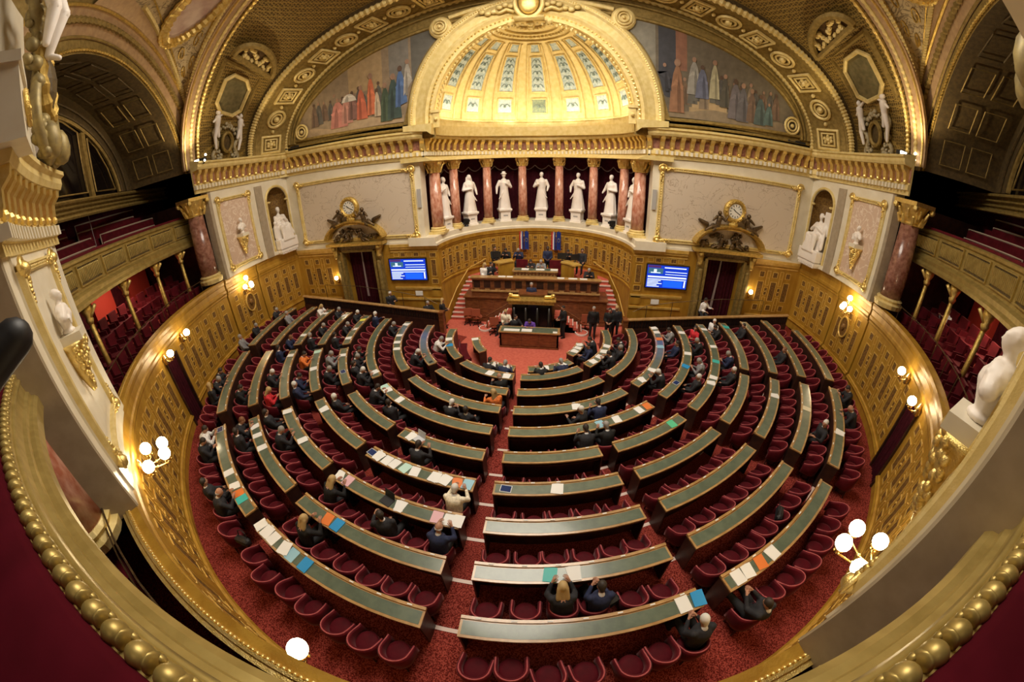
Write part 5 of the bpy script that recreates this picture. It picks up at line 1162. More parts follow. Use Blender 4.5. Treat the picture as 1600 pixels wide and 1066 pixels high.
# rostrum
t = gthing('rostrum', 'dark speaker rostrum with small white-capped columns and a gilt top', 'rostrum', (0, 1.9, FZ))
b = MB(); b.box(-.82, .74, 1.62, 2.3, FZ, -.34); b.box(-.90, .82, 1.36, 2.3, FZ, FZ+.14); b.build('body', EBON, t)
b = MB(); b.box(-.92, .84, 1.38, 1.75, -.34, -.22); b.box(-.98, .90, 1.34, 1.8, -.22, -.17)
for q in range(16): b.box(-.9+q*.11, -.85+q*.11, 1.365, 1.385, -.31, -.25)
b.build('cornice', GOLD, t)
for q in range(4):
    x = -.72+q*.455; c_ = MB(); c_.lathe([(.07, FZ+.14), (.055, FZ+.22), (.05, -.5)], (x, 1.48, 0), 10); o = c_.build('small_column', EBON, t, smooth=True); c_ = MB(); c_.lathe([(.05, -.5), (.08, -.42), (.075, -.34)], (x, 1.48, 0), 10); c_.build('white_capital', STAT, o)
b = MB(); b.box(-.55, .5, 1.8, 2.25, -.17, -.08); b.box(-.6, .55, 1.75, 2.3, -.09, -.05); b.build('reading_desk', MAHOG, t)
for i, sx in enumerate((-1, 1)):
    b = MB(); o_ = Vector((-.04+sx*.66, 1.62, -.17)); b.cap(o_+Vector((-.12*sx, 0, .08)), o_+Vector((.12*sx, 0, .09)), .07, .06); b.ball(o_+Vector((.18*sx, -.02, .14)), .075); b.cap(o_+Vector((.12*sx, .05, .06)), o_+Vector((.2*sx, .05, 0)), .03, .02); b.cap(o_+Vector((-.12*sx, .05, .06)), o_+Vector((-.18*sx, .05, 0)), .035, .025)
    for q in range(6): b.ball(o_+Vector((.14*sx, -.0, .12))+Vector((.04*math.cos(q), .04*math.sin(q), .03)), .035, 5, 4)
    tag(b.build('lion_ornament', GOLDB, org=tuple(o_), smooth=True), 'small gilt lion lying on the %s corner of the rostrum top' % ('left', 'right')[i], 'ornament')
    t2 = gthing('steps', 'short curved steps with a white edge at the %s of the rostrum' % ('left', 'right')[i], 'steps', (sx*1.5, 1.7, FZ))
    for q in range(6):
        x0_, x1_ = sorted((sx*(1.95-.17*q), sx*.85)); b = MB(); b.box(x0_, x1_, 1.62, 2.2, FZ, FZ+.12*(q+1)); b.box(x0_, x0_+.03, 1.6, 2.2, FZ+.12*q+.09, FZ+.12*(q+1)+.004, 1) if sx < 0 else b.box(x1_-.03, x1_, 1.6, 2.2, FZ+.12*q+.09, FZ+.12*(q+1)+.004, 1); b.build('step', [CARPP, STAT], t2)
    b = MB(); b.rev([(.01, FZ), (.24, FZ), (.24, FZ+.07), (.01, FZ+.07)], 0, 360, 16, (sx*1.95, 1.6), 0, cap=False); b.rev([(.24, FZ+.01), (.265, FZ+.01), (.265, FZ+.08), (.23, FZ+.08)], 0, 360, 16, (sx*1.95, 1.6), 1, cap=False); b.build('curtail_step', [CARPP, STAT], t2)
    b = MB(); b.tube([(sx*1.85, 1.58, FZ), (sx*1.85, 1.58, -.95)], .035, 6); b.tube([(sx*1.85, 1.58, -.97), (sx*.95, 1.58, -.40)], .03, 6); b.build('handrail', MAHOG, t2)
# clerks' table
t = gthing('clerks_table', 'mahogany clerks table with a green top in the middle of the well', 'table', (0, .4, FZ))
b = MB(); b.box(-1.08, 1.07, .20, .26, FZ, -.96); b.box(-1.08, -1.02, .20, .62, FZ, -.96); b.box(1.01, 1.07, .20, .62, FZ, -.96); b.box(-1.1, 1.09, .17, .22, FZ, FZ+.06)
for c in (-.68, .02, .70): panel(b, line_fr((0, .2, 0), (1, 0, 0), (0, -1, 0)), c-.29, c+.29, FZ+.14, -1.04, t=.02, dep=.02, inset=0, rim=0)
b.build('body', MAHOG, t); b = MB(); b.box(-1.12, 1.11, .15, .66, -.96, -.92); b.build('top', DESKW, t); b = MB(); b.box(-1.04, 1.03, .20, .60, -.92, -.915); b.build('inlay', LEATH, t)
for x0, x1, y0, y1, lab in ((-.93, -.35, .22, .40, 'sheets of white paper on the left of the clerks table'), (-.28, .10, .22, .44, 'white sheets in the middle of the clerks table'), (.86, 1.02, .2, .32, 'white sheet at the right end of the clerks table')):
    tag(MB().box(x0, x1, y0, y1, -.914, -.904).build('papers', WHITEP, org=(x0, y0, -.914)), lab, 'papers')
# flags
for i, x in enumerate((-.78, .72)):
    a = 102 if x < 0 else 78; p = P(3.55, a, .9, NC)
    t = gthing('flag', 'tricolour and blue flags drooping from poles, %s of the two pairs' % ('left', 'right')[i], 'flag', tuple(p))
    for q, cols in ((-1, 'f'), (1, 'e')):
        b = MB(); b.tube([p+Vector((q*.10, .1, -.1)), p+Vector((q*.14, -.1, .95))], .014, 5); b.build('pole', BRASS, t)
        b = MB(); n = 9; vs = []
        for z in (.90, .6, .3, .05):
            for j in range(n+1): vs.append(p+Vector((q*.12-.1+.022*j, -.10+.035*math.sin(j*1.7+z*2), z-.01*abs(j-4))))
        for r_ in range(3):
            for j in range(n): b.add([vs[r_*(n+1)+j], vs[r_*(n+1)+j+1], vs[(r_+1)*(n+1)+j+1], vs[(r_+1)*(n+1)+j]], [(0, 1, 2, 3)], (2 if j < 3 else 1 if j < 6 else 0) if cols == 'f' else 0)
        b.build('cloth', [mat('flag_blue', (.02, .05, .30), .8), mat('flag_white', (.8, .8, .8), .8), mat('flag_red', (.6, .02, .03), .8)], t)
        if cols == 'e':
            b = MB(); [b.ball(p+Vector((q*.12+.05*math.cos(k*.52), -.17, .5+.08*math.sin(k*.52))), .010, 5, 4) for k in range(12)]; b.build('stars', mat('flag_yellow', (.85, .65, .05), .6), t)
# television cameras in the colonnade
for i, a in enumerate((150-6, 30+6)):
    p = P(3.86, a, 2.24, NC); t = thing('television_camera', 'small black remote camera on the ledge near the %s columns' % ('left', 'right')[i], 'camera', p, math.radians(a+90))
    MB().box(-.10, .10, -.12, .16, .22, .40).box(-.05, .05, .16, .28, .26, .36).box(-.16, .16, -.06, .06, .10, .24).build('body', BLACK, t, scale=1); MB().lathe([(.13, 0), (.10, .04), (.04, .12)], (0, 0, 0), 8).build('mount', BLACK, t, scale=1)
MIC0, MIC1 = (.265, -11.29, 4.71), (.276, -11.134, 4.774)
A0, A1 = Vector(MIC0), Vector(MIC1); D_ = A1-A0
t = gthing('microphone', 'black microphone with foam windshield poking in at the left edge', 'microphone', tuple(A0))
b = MB(); b.cap(A0, A1, .040, .042, 14); b.build('windshield', BLACK, t, smooth=True)
b = MB(); b.cap(A0-D_*.8, A0, .016, .016, 8); b.tube([A0-D_*.6, A0+Vector((-.03, -1.2, -.06))], .010, 6); b.build('stand', BLACK, t)
# ------------------------------------------------------------------ desks
def blocks():
    out = []
    for k in range(1, 10):
        r = ringr(k); ra = math.degrees(math.asin(.6/r)) if k < 9 else -1.7; la = -180-math.degrees(math.asin(.1/r)) if k < 9 else -178.5
        if k <= 4: bl = [(-88.2, -49.5), (-44, ra), (-92.2, -130), (-136, la)]
        elif k == 5: bl = [(-88.2, -70), (-67, -48.5), (-44, ra), (-91.6, -110), (-113, -131), (-136, -156.5), (-159.3, la)]
        else: bl = [(-88.5, -69.7), (-67, -47.7), (-44, -24), (-21.3, ra), (-91.3, -110.6), (-113, -132), (-136, -156.5), (-159.3, la)]
        out += [(k,)+x for x in bl]
    return out
plate = as_mesh(MB().box(-.045, .045, -.012, .012, 0, .012), 'name_plate', [WHITEP]); plate.polygons.foreach_set('use_smooth', [False]*6)
def make_desk(label, r, z, fz, a0, a1, n_plates, zin, group='curved desks'):
    am = (a0+a1)/2; t = gthing('curved_desk', label, 'desk', tuple(P(r-.13, am, fz)), group); n = max(4, int(abs(a1-a0)/2))
    sg = 1 if a1 > a0 else -1
    b = MB(); b.rev([(r-.28, z-.03), (r, z-.03), (r, z), (r-.28, z)], a0, a1, n); b.rev([(r-.30, z-.03), (r-.255, z-.03), (r-.255, z+.022), (r-.30, z+.022)], a0, a1, n); b.build('top', DESKW, t)
    d = math.degrees(.035/r)*sg; b = MB(); b.rev([(r-.235, z-.001), (r-.04, z-.001), (r-.04, z+.003), (r-.235, z+.003)], a0+d, a1-d, n); b.build('leather_inlay', LEATH, t)
    b = MB(); b.rev([(r-.29, zin), (r-.25, zin), (r-.25, z-.03), (r-.29, z-.03)], a0+d*.4, a1-d*.4, n); b.rev([(r-.25, z-.16), (r-.05, z-.16), (r-.05, z-.13), (r-.25, z-.13)], a0+d*.4, a1-d*.4, n); b.build('modesty_panel', MAHD, t)
    for a, q in ((a0, 1), (a1, -1)):
        e = math.degrees(.03/r)*sg*q; b = MB(); b.rev([(r-.28, fz), (r-.01, fz), (r-.01, z-.03), (r-.28, z-.03)], a+e*.1, a+e, 1); b.build('end_panel', MAHD, t)
    for i in range(n_plates):
        a = a0+(a1-a0)*(i+.5)/n_plates; o = obj('name_plate', plate, t); o.location = P(r-.277, a, z+.022)*S-Vector(t.location); o.rotation_euler = (0, 0, math.radians(a+90))
    return t
SEATS = []; cnt = {}; dcnt = {}
for k, a0, a1 in blocks():
    side = 'right' if a0 > -90 else 'left'; r = ringr(k)+.30; n = max(1, int(math.radians(abs(a1-a0))*r/.475+.35))
    dcnt[(k, side)] = dcnt.get((k, side), 0)+1
    make_desk('curved green-topped desk, %s row from the front, %s %s of the centre aisle' % (ORD[k], ORD[dcnt[(k, side)]], side), ringr(k), topz(k), floz(k), a0, a1, n, floz(k-1) if k > 1 else FZ)
    for i in range(n):
        c = cnt.get((k, side), 0)+1; cnt[(k, side)] = c; SEATS.append((k, side, c, a0+(a1-a0)*(i+.5)/n, r))
k0 = [(2.03, -38, -10, 3, 'short front desk piled with papers, right of the clerks table'), (2.33, -84, -46, 3, 'short low front desk facing the well, right of the centre aisle'), (2.33, -94.5, -119, 2, 'short low front desk with white papers, left of the centre aisle'), (2.0, -137.5, -171, 2, 'short free-standing green desk on the pink carpet, left')]
for r, a0, a1, n, lab in k0: make_desk(lab, r, -.97, FZ, a0, a1, n, FZ)
o = MB().rev([(2.42, FZ), (2.46, FZ), (2.50, -1.05), (2.46, -1.05)], -143, -172, 10).rev([(2.2, -1.32), (2.46, -1.32), (2.46, -1.22), (2.2, -1.22)], -143, -172, 10)
tag(o.build('red_bench', VELV, org=P(2.4, -157, FZ)), 'curved red velvet bench behind the free-standing green desk', 'bench')
# ------------------------------------------------------------------ chairs
CH0 = MB(); CH1 = MB(); CH2 = MB(); CH3 = MB()
path = [(.235, .22)]+[(.235, .22-.06*q) for q in range(1, 4)]+[(.235*math.cos(a), .02-.225*math.sin(a)) for a in [math.pi*q/14 for q in range(1, 14)]]+[(-.235, .04+.06*q) for q in range(0, 4)]
N_ = len(path); frs = []; pip = []
for i, (x, y) in enumerate(path):
    u = i/(N_-1); h = .58+.22*math.sin(math.pi*u)**1.5
    p0 = Vector(path[max(0, i-1)]); p1 = Vector(path[min(N_-1, i+1)]); tv = (p1-p0).normalized(); nn = Vector((tv.y, -tv.x))
    if nn.dot(Vector((x, y-.0))) < 0: nn = -nn
    O = Vector((x, y, 0)); frs.append((O, nn.to_3d(), h)); pip.append(O+nn.to_3d()*.012+Vector((0, 0, h+.005)))
k = 8; vs = []
for O, nn, h in frs: vs += [O+nn*a+Vector((0, 0, z)) for a, z in ((-.028, .30), (-.03, h-.03), (-.015, h), (.03, h), (.05, h-.04), (.05, .42), (.035, .28), (0, .26))]
CH1.add(vs, [(i*k+j, (i+1)*k+j, (i+1)*k+(j+1) % k, i*k+(j+1) % k) for i in range(N_-1) for j in range(k)]+[tuple(range(k)), tuple(range((N_-1)*k, N_*k))[::-1]])
CH2.tube(pip, .013, 5)
CH0.lathe([(.01, .34), (.20, .34), (.225, .37), (.225, .42), (.20, .46), (.12, .475), (.01, .48)], (0, 0, 0), 16); CH0.v = [(x, y*1.05+.01, z) for x, y, z in CH0.v]
CH3.lathe([(.16, .05), (.17, .10), (.18, .34)], (0, 0, 0), 10); [CH3.cap((x, y, 0), (x*.8, y*.8, .30), .018, .022, 6) for x in (-.17, .17) for y in (-.16, .16)]
M0, M1, M2, M3 = as_mesh(CH0, 'seat', [VELV]), as_mesh(CH1, 'backrest', [VELV]), as_mesh(CH2, 'piping', [VELVP]), as_mesh(CH3, 'legs', [MAHD])
rn = random.Random(4); proto = None; stuff = []
dist = sorted(SEATS, key=lambda q: -(P(q[4], q[3])-Vector((CAM[0], CAM[1], 0))).length)
FAR = set((q[0], q[1], q[2]) for q in dist[:max(0, len(SEATS)-298)])
for (k, side, c, az, r) in SEATS:
    jr, ja, jz = (rn.uniform(-.02, .03), rn.uniform(-.3, .3), rn.uniform(-.12, .12)) if k < 9 else (rn.uniform(-.02, .09), rn.uniform(-.35, .35), rn.uniform(-.3, .3))
    p = P(r+.03+jr, az+ja, floz(k)); rz = face_rz(az)+jz
    if (k, side, c) in FAR: stuff.append((p, rz)); continue
    if proto is None:
        t = proto = bpy.data.objects.new('velvet_armchair', None); COL.objects.link(t); obj('seat', M0, t); b_ = obj('backrest', M1, t); obj('piping', M2, b_); obj('legs', M3, t)
    else: t = dup(proto)
    t.location = p*S; t.rotation_euler = (0, 0, rz)
    tag(t, 'red velvet armchair, %s row, %s seat %s of the centre aisle' % (ORD[k], ORD[c], side), 'chair', 'red velvet armchairs of the chamber')
b = MB()
for p, rz in stuff:
    M = Matrix.Translation(p*S) @ Matrix.Rotation(rz, 4, 'Z')
    for src, mi in ((CH0, 0), (CH1, 0), (CH2, 1), (CH3, 2)): b.add([M @ Vector(v) for v in src.v], src.f, mi)
tag(b.build('velvet_armchairs', [VELV, VELVP, MAHD], scale=1, smooth=True), 'the farthest red velvet armchairs near the balustrades', 'chairs', kind='stuff')
# ------------------------------------------------------------------ people
SKIN = mat('skin', (.42, .21, .135), .5, 0, (.50, .26, .17), 8); SKIND = mat('dark_skin', (.10, .045, .03), .5)
HAIRC = {'g': mat('grey_hair', (.32, .30, .28), .7), 'w': mat('white_hair', (.72, .70, .66), .7), 'k': mat('dark_hair', (.03, .02, .015), .6), 'b': mat('blond_hair', (.48, .33, .14), .6), 'r': mat('red_brown_hair', (.22, .09, .04), .6)}
CLO = {'d': ('dark', (.014, .014, .018)), 'n': ('navy', (.012, .018, .055)), 'k': ('black', (.006, .006, .007)), 'g': ('grey', (.20, .20, .21)), 'w': ('white', (.68, .66, .64)), 'o': ('orange', (.62, .16, .03)), 'r': ('red', (.50, .02, .03)), 'c': ('cream', (.72, .66, .52)), 'p': ('purple', (.10, .04, .30))}
CLM = {k_: mat(n_+'_cloth', c_, .8, 0, tuple(x*1.5 for x in c_), 20) for k_, (n_, c_) in CLO.items()}
TROU = mat('dark_trousers', (.012, .012, .015), .8); SHIRT = mat('white_shirt', (.75, .75, .76), .7); TIE = mat('dark_tie', (.05, .01, .02), .6); EYE = mat('eyes', (.02, .015, .01), .3); SHOE = mat('black_shoes', (.01, .01, .01), .3)
def ik(s0, h, l1, l2, out):
    s0, h = Vector(s0), Vector(h); d = h-s0; L_ = min(d.length, l1+l2-.01); a = (l1*l1-l2*l2+L_*L_)/(2*L_); hgt = math.sqrt(max(0, l1*l1-a*a)); u = d.normalized(); o_ = Vector(out); o_ = (o_-u*o_.dot(u)).normalized(); return s0+u*a+o_*hgt
def hand(b, ex, w, d, side, curl=.5):
    # palm and five bent fingers; w wrist, d pointing direction
    w = Vector(w); d = Vector(d).normalized(); up = Vector((0, 0, 1)); sd = d.cross(up).normalized(); up = sd.cross(d)
    b.cap(w, w+d*.075, .026, .034, 8)
    for i in range(4):
        q = (i-1.5)*.021; base = w+d*.085+sd*q; L_ = (.062, .072, .068, .052)[i] if side > 0 else (.052, .068, .072, .062)[i]
        m_ = base+d*L_*.55-up*.012*curl*2; e = m_+d*L_*.35-up*L_*.7*curl; ex.cap(base, m_, .009, .008, 5); ex.cap(m_, e, .008, .007, 5)
    tb = w+d*.03-sd*side*.030; m_ = tb+d*.035-sd*side*.022; ex.cap(tb, m_, .011, .010, 5); ex.cap(m_, m_+d*.03-up*.008, .010, .008, 5)
def make_person(pose, hair, female=False):
    """returns shared meshes: body, jacket, shirt, tie, trousers, shoes, hair, eyes"""
    lean, yaw, pitch, twist, hl, hr, stand, legs = pose
    hip = .90 if stand else .53
    Rt = Matrix.Rotation(twist, 3, 'Z') @ Matrix.Rotation(-lean, 3, 'X')
    Pv = Vector((0, -.03, hip))
    def T(x, y, z): return Pv+Rt @ Vector((x, y, z))
    N = T(0, 0, .50); SH = [T(q*.185, 0, .44) for q in (-1, 1)]
    Rh = Matrix.Rotation(twist+yaw, 3, 'Z') @ Matrix.Rotation(-pitch, 3, 'X'); H = N+Rh @ Vector((0, .03, .165))
    body, ex, jk, tr, sh = MB(), MB(), MB(), MB(), MB()
    hands = [Pv+Matrix.Rotation(twist, 3, 'Z') @ Vector(h) for h in (hl, hr)]
    # torso
    body.cap(T(0, 0, .02), T(0, 0, .40), .12, .13, 10); body.cap(T(-.13, 0, .42), T(.13, 0, .42), .065, .065, 8); body.cap(N-Rt @ Vector((0, 0, .05)), N+Rh @ Vector((0, .02, .10)), .056, .050, 8)
    head_bits(body, H, Rh)
    w_ = .92 if female else 1.0
    jk.cap(T(0, 0, .0), T(0, .0, .20), .165*w_, .165*w_, 12); jk.cap(T(0, 0, .18), T(0, .005, .36), .165*w_, .175*w_, 12); jk.cap(T(-.155, 0, .40), T(.155, 0, .40), .085, .085, 10); jk.cap(T(-.06, .0, .44), T(.06, 0, .44), .09, .09, 8)
    for q in (-1, 1): jk.cap(T(q*.08, -.02, .05), T(q*.09, -.01, .36), .115, .115, 8)
    ns = MB()
    for i, q in enumerate((-1, 1)):
        E_ = ik(SH[i], hands[i], .29, .26, (q*.45, -.35, -1.0)); dn = (hands[i]-E_).normalized(); Wr = E_+dn*.25
        body.cap(SH[i], E_, .045, .038, 8); body.cap(E_, Wr, .038, .024, 8); jk.cap(SH[i], E_, .072, .058, 9); jk.cap(E_, E_+dn*.22, .058, .040, 9)
        hd_ = (dn+Vector((-q*.35, .2, 0))).normalized(); hand(body, ex, Wr, hd_, q, .55)
    # legs
    for i, q in enumerate((-1, 1)):
        hp = Pv+Vector((q*.095, .0, 0)); kn, an = legs(q)
        body.cap(hp, kn, .07, .05, 8); body.cap(kn, an, .045, .035, 8); tr.cap(hp, kn, .098, .075, 9); tr.cap(kn, an, .07, .055, 9); ft = an+Vector((0, .14, -.045)); sh.cap(an+Vector((0, -.03, -.04)), ft, .045, .038, 8)
    tr.cap(Pv+Vector((-.08, 0, 0)), Pv+Vector((.08, 0, 0)), .125, .125, 9)
    ey, hm, st, ti = MB(), MB(), MB(), MB()
    for q in (-1, 1): ey.ball(H+Rh @ Vector((q*.032, .086, .012)), (.012, .008, .007), 6, 4, M=Rh)
    ey.cap(H+Rh @ Vector((-.022, .094, -.052)), H+Rh @ Vector((.022, .094, -.052)), .005, .005, 5)
    if hair == 'short': hm.ball(H+Rh @ Vector((0, -.014, .030)), (.085, .098, .098), 12, 9, M=Rh); hm.cap(H+Rh @ Vector((0, -.05, -.02)), H+Rh @ Vector((0, -.055, -.06)), .06, .045)
    elif hair == 'long': hm.ball(H+Rh @ Vector((0, -.014, .028)), (.092, .104, .104), 12, 9, M=Rh); [hm.cap(H+Rh @ Vector((q*.05, -.045, 0)), H+Rh @ Vector((q*.075, -.06, -.19)), .055, .05) for q in (-1, 0, 1)]
    else: hm.cap(H+Rh @ Vector((-.068, -.03, -.02)), H+Rh @ Vector((-.04, -.075, -.03)), .022, .022); hm.cap(H+Rh @ Vector((.068, -.03, -.02)), H+Rh @ Vector((.04, -.075, -.03)), .022, .022); hm.cap(H+Rh @ Vector((-.04, -.075, -.03)), H+Rh @ Vector((.04, -.075, -.03)), .024, .024)
    st.cap(T(0, .115, .20), T(0, .075, .44), .055, .062, 8); st.cap(N-Rt @ Vector((0, -.01, .05)), N+Rt @ Vector((0, .008, .0)), .068, .064, 10)
    ti.cap(T(0, .168, .18), T(0, .135, .42), .018, .016, 6)
    if female: ti = MB(); st = MB(); st.cap(N-Rt @ Vector((0, -.01, .05)), N+Rt @ Vector((0, .008, -.01)), .066, .062, 10)
    r = dict(body=as_mesh(remesh(body, .017, 1, ex), 'person', [SKIN]), jacket=as_mesh(remesh(jk, .022, 2), 'jacket', [CLM['d']]), trousers=as_mesh(remesh(tr, .024, 2), 'trousers', [TROU]), shoes=as_mesh(sh, 'shoes', [SHOE]), eyes=as_mesh(ey, 'facial_features', [EYE]), hair=as_mesh(remesh(hm, .016, 1), 'hair', [HAIRC['g']]), shirt=as_mesh(st, 'shirt', [SHIRT]))
    if ti.v: r['tie'] = as_mesh(ti, 'tie', [TIE])
    return r
def sit(kz=.50, ky=.42, spread=1.0, fy=.46): return lambda q: (Vector((q*.13*spread, ky, kz)), Vector((q*.13*spread, fy, .09)))
def std(q): return (Vector((q*.10, .02, .50)), Vector((q*.11, -.02, .09)))
POSE = {'read': (.22, .0, .55, 0, (-.14, .44, .38), (.16, .44, .38), False, sit()),
        'back': (-.15, .2, .05, .1, (-.16, .30, .10), (.14, .32, .12), False, sit(.50, .45)),
        'phone': (.08, -.1, .60, 0, (-.07, .34, .30), (.07, .35, .32), False, sit()),
        'turn': (.10, .5, .10, .55, (-.24, .40, .30), (.10, .30, .14), False, sit()),
        'write': (.38, .1, .60, -.15, (-.20, .46, .32), (.10, .50, .34), False, sit()),
        'recline': (-.42, .1, .45, 0, (-.08, .26, .34), (.07, .28, .36), False, sit(.54, .46, 1.2, .70)),
        'stand': (.02, .1, .08, 0, (-.12, .28, .12), (.10, .28, .12), True, std),
        'stand_hands_down': (.0, -.2, .05, 0, (-.25, .06, -.12), (.25, .06, -.12), True, std)}
CACHE = {}
def person(pose, hk, cl, loc, rz, label, skin=None, trouser=True, group=None, female=None):
    style = 'bald' if hk == 'x' else ('long' if (hk in 'b' and cl in 'roknwd') or female else 'short')
    key = (pose, style)
    if key not in CACHE: CACHE[key] = make_person(POSE[pose], style, style == 'long')
    m = CACHE[key]; t = bpy.data.objects.new('person', m['body']); COL.objects.link(t); t.location = Vector(loc)*S; t.rotation_euler = (0, 0, rz); tag(t, label, 'person', group)
    def ov(o, mt): o.material_slots[0].link = 'OBJECT'; o.material_slots[0].material = mt
    if skin: ov(t, skin)
    for n_ in ('jacket', 'trousers', 'shoes', 'hair', 'shirt', 'tie', 'eyes'):
        if n_ in m:
            o = obj({'eyes': 'facial_features'}.get(n_, n_), m[n_], t)
            if n_ == 'jacket': ov(o, CLM[cl])
            if n_ == 'hair': ov(o, HAIRC.get(hk, HAIRC['g']))
    return t
HN = {'g': 'grey-haired', 'w': 'white-haired', 'k': 'dark-haired', 'b': 'fair-haired', 'r': 'red-haired', 'x': 'bald'}
PLIST = "1l1kx;1l7wg;1r6dk;1r7dg;1r8dk;2l1ob;2l8dw;3l2dk;3l3dw;3l14dg;3r4dw;3r5nk;3r9dw;3r13nk;3r15gk;4l6dk;4l8dk;4l9dw;4l10dk;4l11dg;4l12kk;4l18nw;4r4dk;4r5kg;4r11dw;4r13gg;4r16dg;4r18rk;5l3dk;5l8dw;5l10dg;5l12gg;5l14dk;5l16dg;5l18dw;5r13dw;5r15ng;5r19dk;5r20ww;6l1cw;6l11nw;6l12nk;6l15ok;6l17dg;6l19dg;6l22dg;6r21dk;7l1nx;7l3dk;7l6kb;7l10dg;7l12dk;7l13rb;7l15dw;7l18nk;7l19nr;7l25wb;7r21dr;8l6kb;8l12dk;8l13dr;8l15kk;8l25gg;8r3db;8r4nk;8r16dw;9l9dx;9l10dk;9l13dk;9l14wk;9l17db;9l18dg;9l19dk;9l23gg;9l25dg;9l28dg;9r7dw;9r19dx;9r21dk"
SD_ = {(q[0], q[1], q[2]): q for q in SEATS}
cyc = ['read', 'turn', 'write', 'read', 'back', 'phone']
for i, s_ in enumerate(PLIST.split(';')):
    k = int(s_[0]); side = 'left' if s_[1] == 'l' else 'right'; c = int(s_[2:-2]); cl, hk = s_[-2], s_[-1]
    if (k, side, c) not in SD_: continue
    _, _, _, az, r = SD_[(k, side, c)]
    pose = cyc[(i*7+k) % 6]
    if (k, side, c) in ((8, 'right', 4), (9, 'right', 7)): pose = 'phone'
    if (k, side, c) in ((8, 'right', 3), (7, 'left', 1), (6, 'left', 1)): pose = 'read'
    person(pose, hk, cl, P(r+.02, az, floz(k)+.04), face_rz(az), '%s person in %s, %s row, %s seat %s of the centre aisle' % (HN[hk], CLO[cl][0], ORD[k], ORD[c], side))
# the man leaning back with a phone at lower right
_q = SD_[(9, 'right', 8)]
person('recline', 'k', 'd', P(_q[4]+.04, _q[3], floz(9)+.04), face_rz(_q[3]), 'dark-haired man in dark suit leaning back with a phone beside the nearest right desk')
# front-bench and rostrum people
for x in [('read', 'k', 'd', 2.58, -112, 'dark-haired person on the front bench, left of two, left of the centre aisle', 'brown'), ('write', 'g', 'n', 2.58, -101, 'navy-suited person on the front bench nearest the centre aisle, left side', ''),
          ('read', 'k', 'k', 2.6, -75, 'dark-haired person in black on the low front desk, right of the centre aisle', ''), ('write', 'g', 'n', 2.6, -60, 'grey-haired person in navy on the low front desk, right side', ''), ('turn', 'k', 'n', 2.36, -27, 'person in navy beside the paper-piled desk, nearer of two', ''), ('read', 'k', 'd', 2.36, -15, 'dark-suited person beside the paper-piled desk, farther of two', '')]:
    person(x[0], x[1], x[2], P(x[3], x[4], FZ), face_rz(x[4]), x[5])
F0 = math.pi                                     # facing the seats (-Y)
for pose, hk, cl, loc, rz, lab, sk in [
    ('turn', 'k', 'd', (-.62, .88, FZ), F0, 'clerk in dark jacket writing at the clerks table, left', None), ('write', 'k', 'p', (.0, .88, FZ), F0, 'clerk in purple bending over the clerks table', None),
    ('stand', 'g', 'n', (-.1, 2.08, -1.02), F0, 'speaker in a dark suit addressing the chamber from the rostrum', None),
    ('read', 'k', 'd', (-.25, 3.46, -.08), F0, 'seated person behind the raised desk, left of two', None), ('read', 'g', 'g', (.18, 3.46, -.08), F0, 'seated person behind the raised desk, right of two', None),
    ('stand', 'k', 'n', (.42, 3.95, .02), F0, 'dark-skinned man in a navy suit standing behind the raised desk', SKIND),
    ('turn', 'b', 'w', (-2.2, 3.0, -.2), F0, 'fair-haired person in white at the left end of the tribune rail', None), ('turn', 'k', 'd', (-1.95, 3.12, -.2), F0, 'dark-suited person just right of the fair-haired one, tribune left end', None),
    ('write', 'g', 'd', (2.2, 3.0, -.2), F0, 'grey-haired person at the right end of the tribune rail', None),
    ('back', 'k', 'k', (-1.9, 4.0, .25), F0+.3, 'person in black at the left secretaries desk, leftmost', None), ('read', 'g', 'n', (-.85, 4.05, .25), F0, 'grey-haired person in navy at the left secretaries desk', None), ('read', 'k', 'k', (-1.4, 4.05, .25), F0, 'dark-haired person in black, middle of the left secretaries desk', None),
    ('read', 'k', 'k', (1.3, 4.05, .25), F0, 'person in black at the right secretaries desk, left of two', None), ('back', 'k', 'd', (1.9, 3.95, .25), F0-.3, 'dark-suited person at the right secretaries desk, right of two', None),
    ('stand', 'b', 'd', (-3.68, 1.55, FZ), math.radians(-60), 'person in a dark suit standing at the left end of the balustrade', None),
    ('turn', 'g', 'd', (-4.35, 1.55, FZ+.18), F0, 'seated person in dark suit behind the left balustrade near its end', None), ('turn', 'w', 'd', (-6.0, 1.5, -.98), F0, 'white-haired person seated behind the left balustrade below the clock doorway', None),
    ('stand', 'k', 'k', (1.2, 1.2, FZ), math.radians(120), 'usher in black standing by the rostrum holding a red folder', None),
    ('turn', 'b', 'c', (-1.05, 1.35, FZ), F0-.6, 'person in beige seated beside the left of the rostrum', None),
    ('stand_hands_down', 'g', 'k', (2.35, 1.25, FZ), F0, 'usher in tailcoat standing before the right stairs, left of three', None), ('stand', 'k', 'k', (2.95, 1.2, FZ), F0-.2, 'tall usher in black before the right stairs, middle of three', None), ('stand_hands_down', 'b', 'd', (3.25, 1.45, FZ), F0-.4, 'usher with a pale shirt front, right of three by the stairs', None),
    ('turn', 'k', 'w', (6.7, 1.55, -.76), F0, 'person in a pale top seated in the right clock doorway', None),
    ('read', 'g', 'w', (12.75, -4.15, 1.75), math.radians(70), 'grey-haired man in a white shirt sitting in the lower right gallery', None)]:
    person(pose, hk, cl, loc, rz, lab, sk)
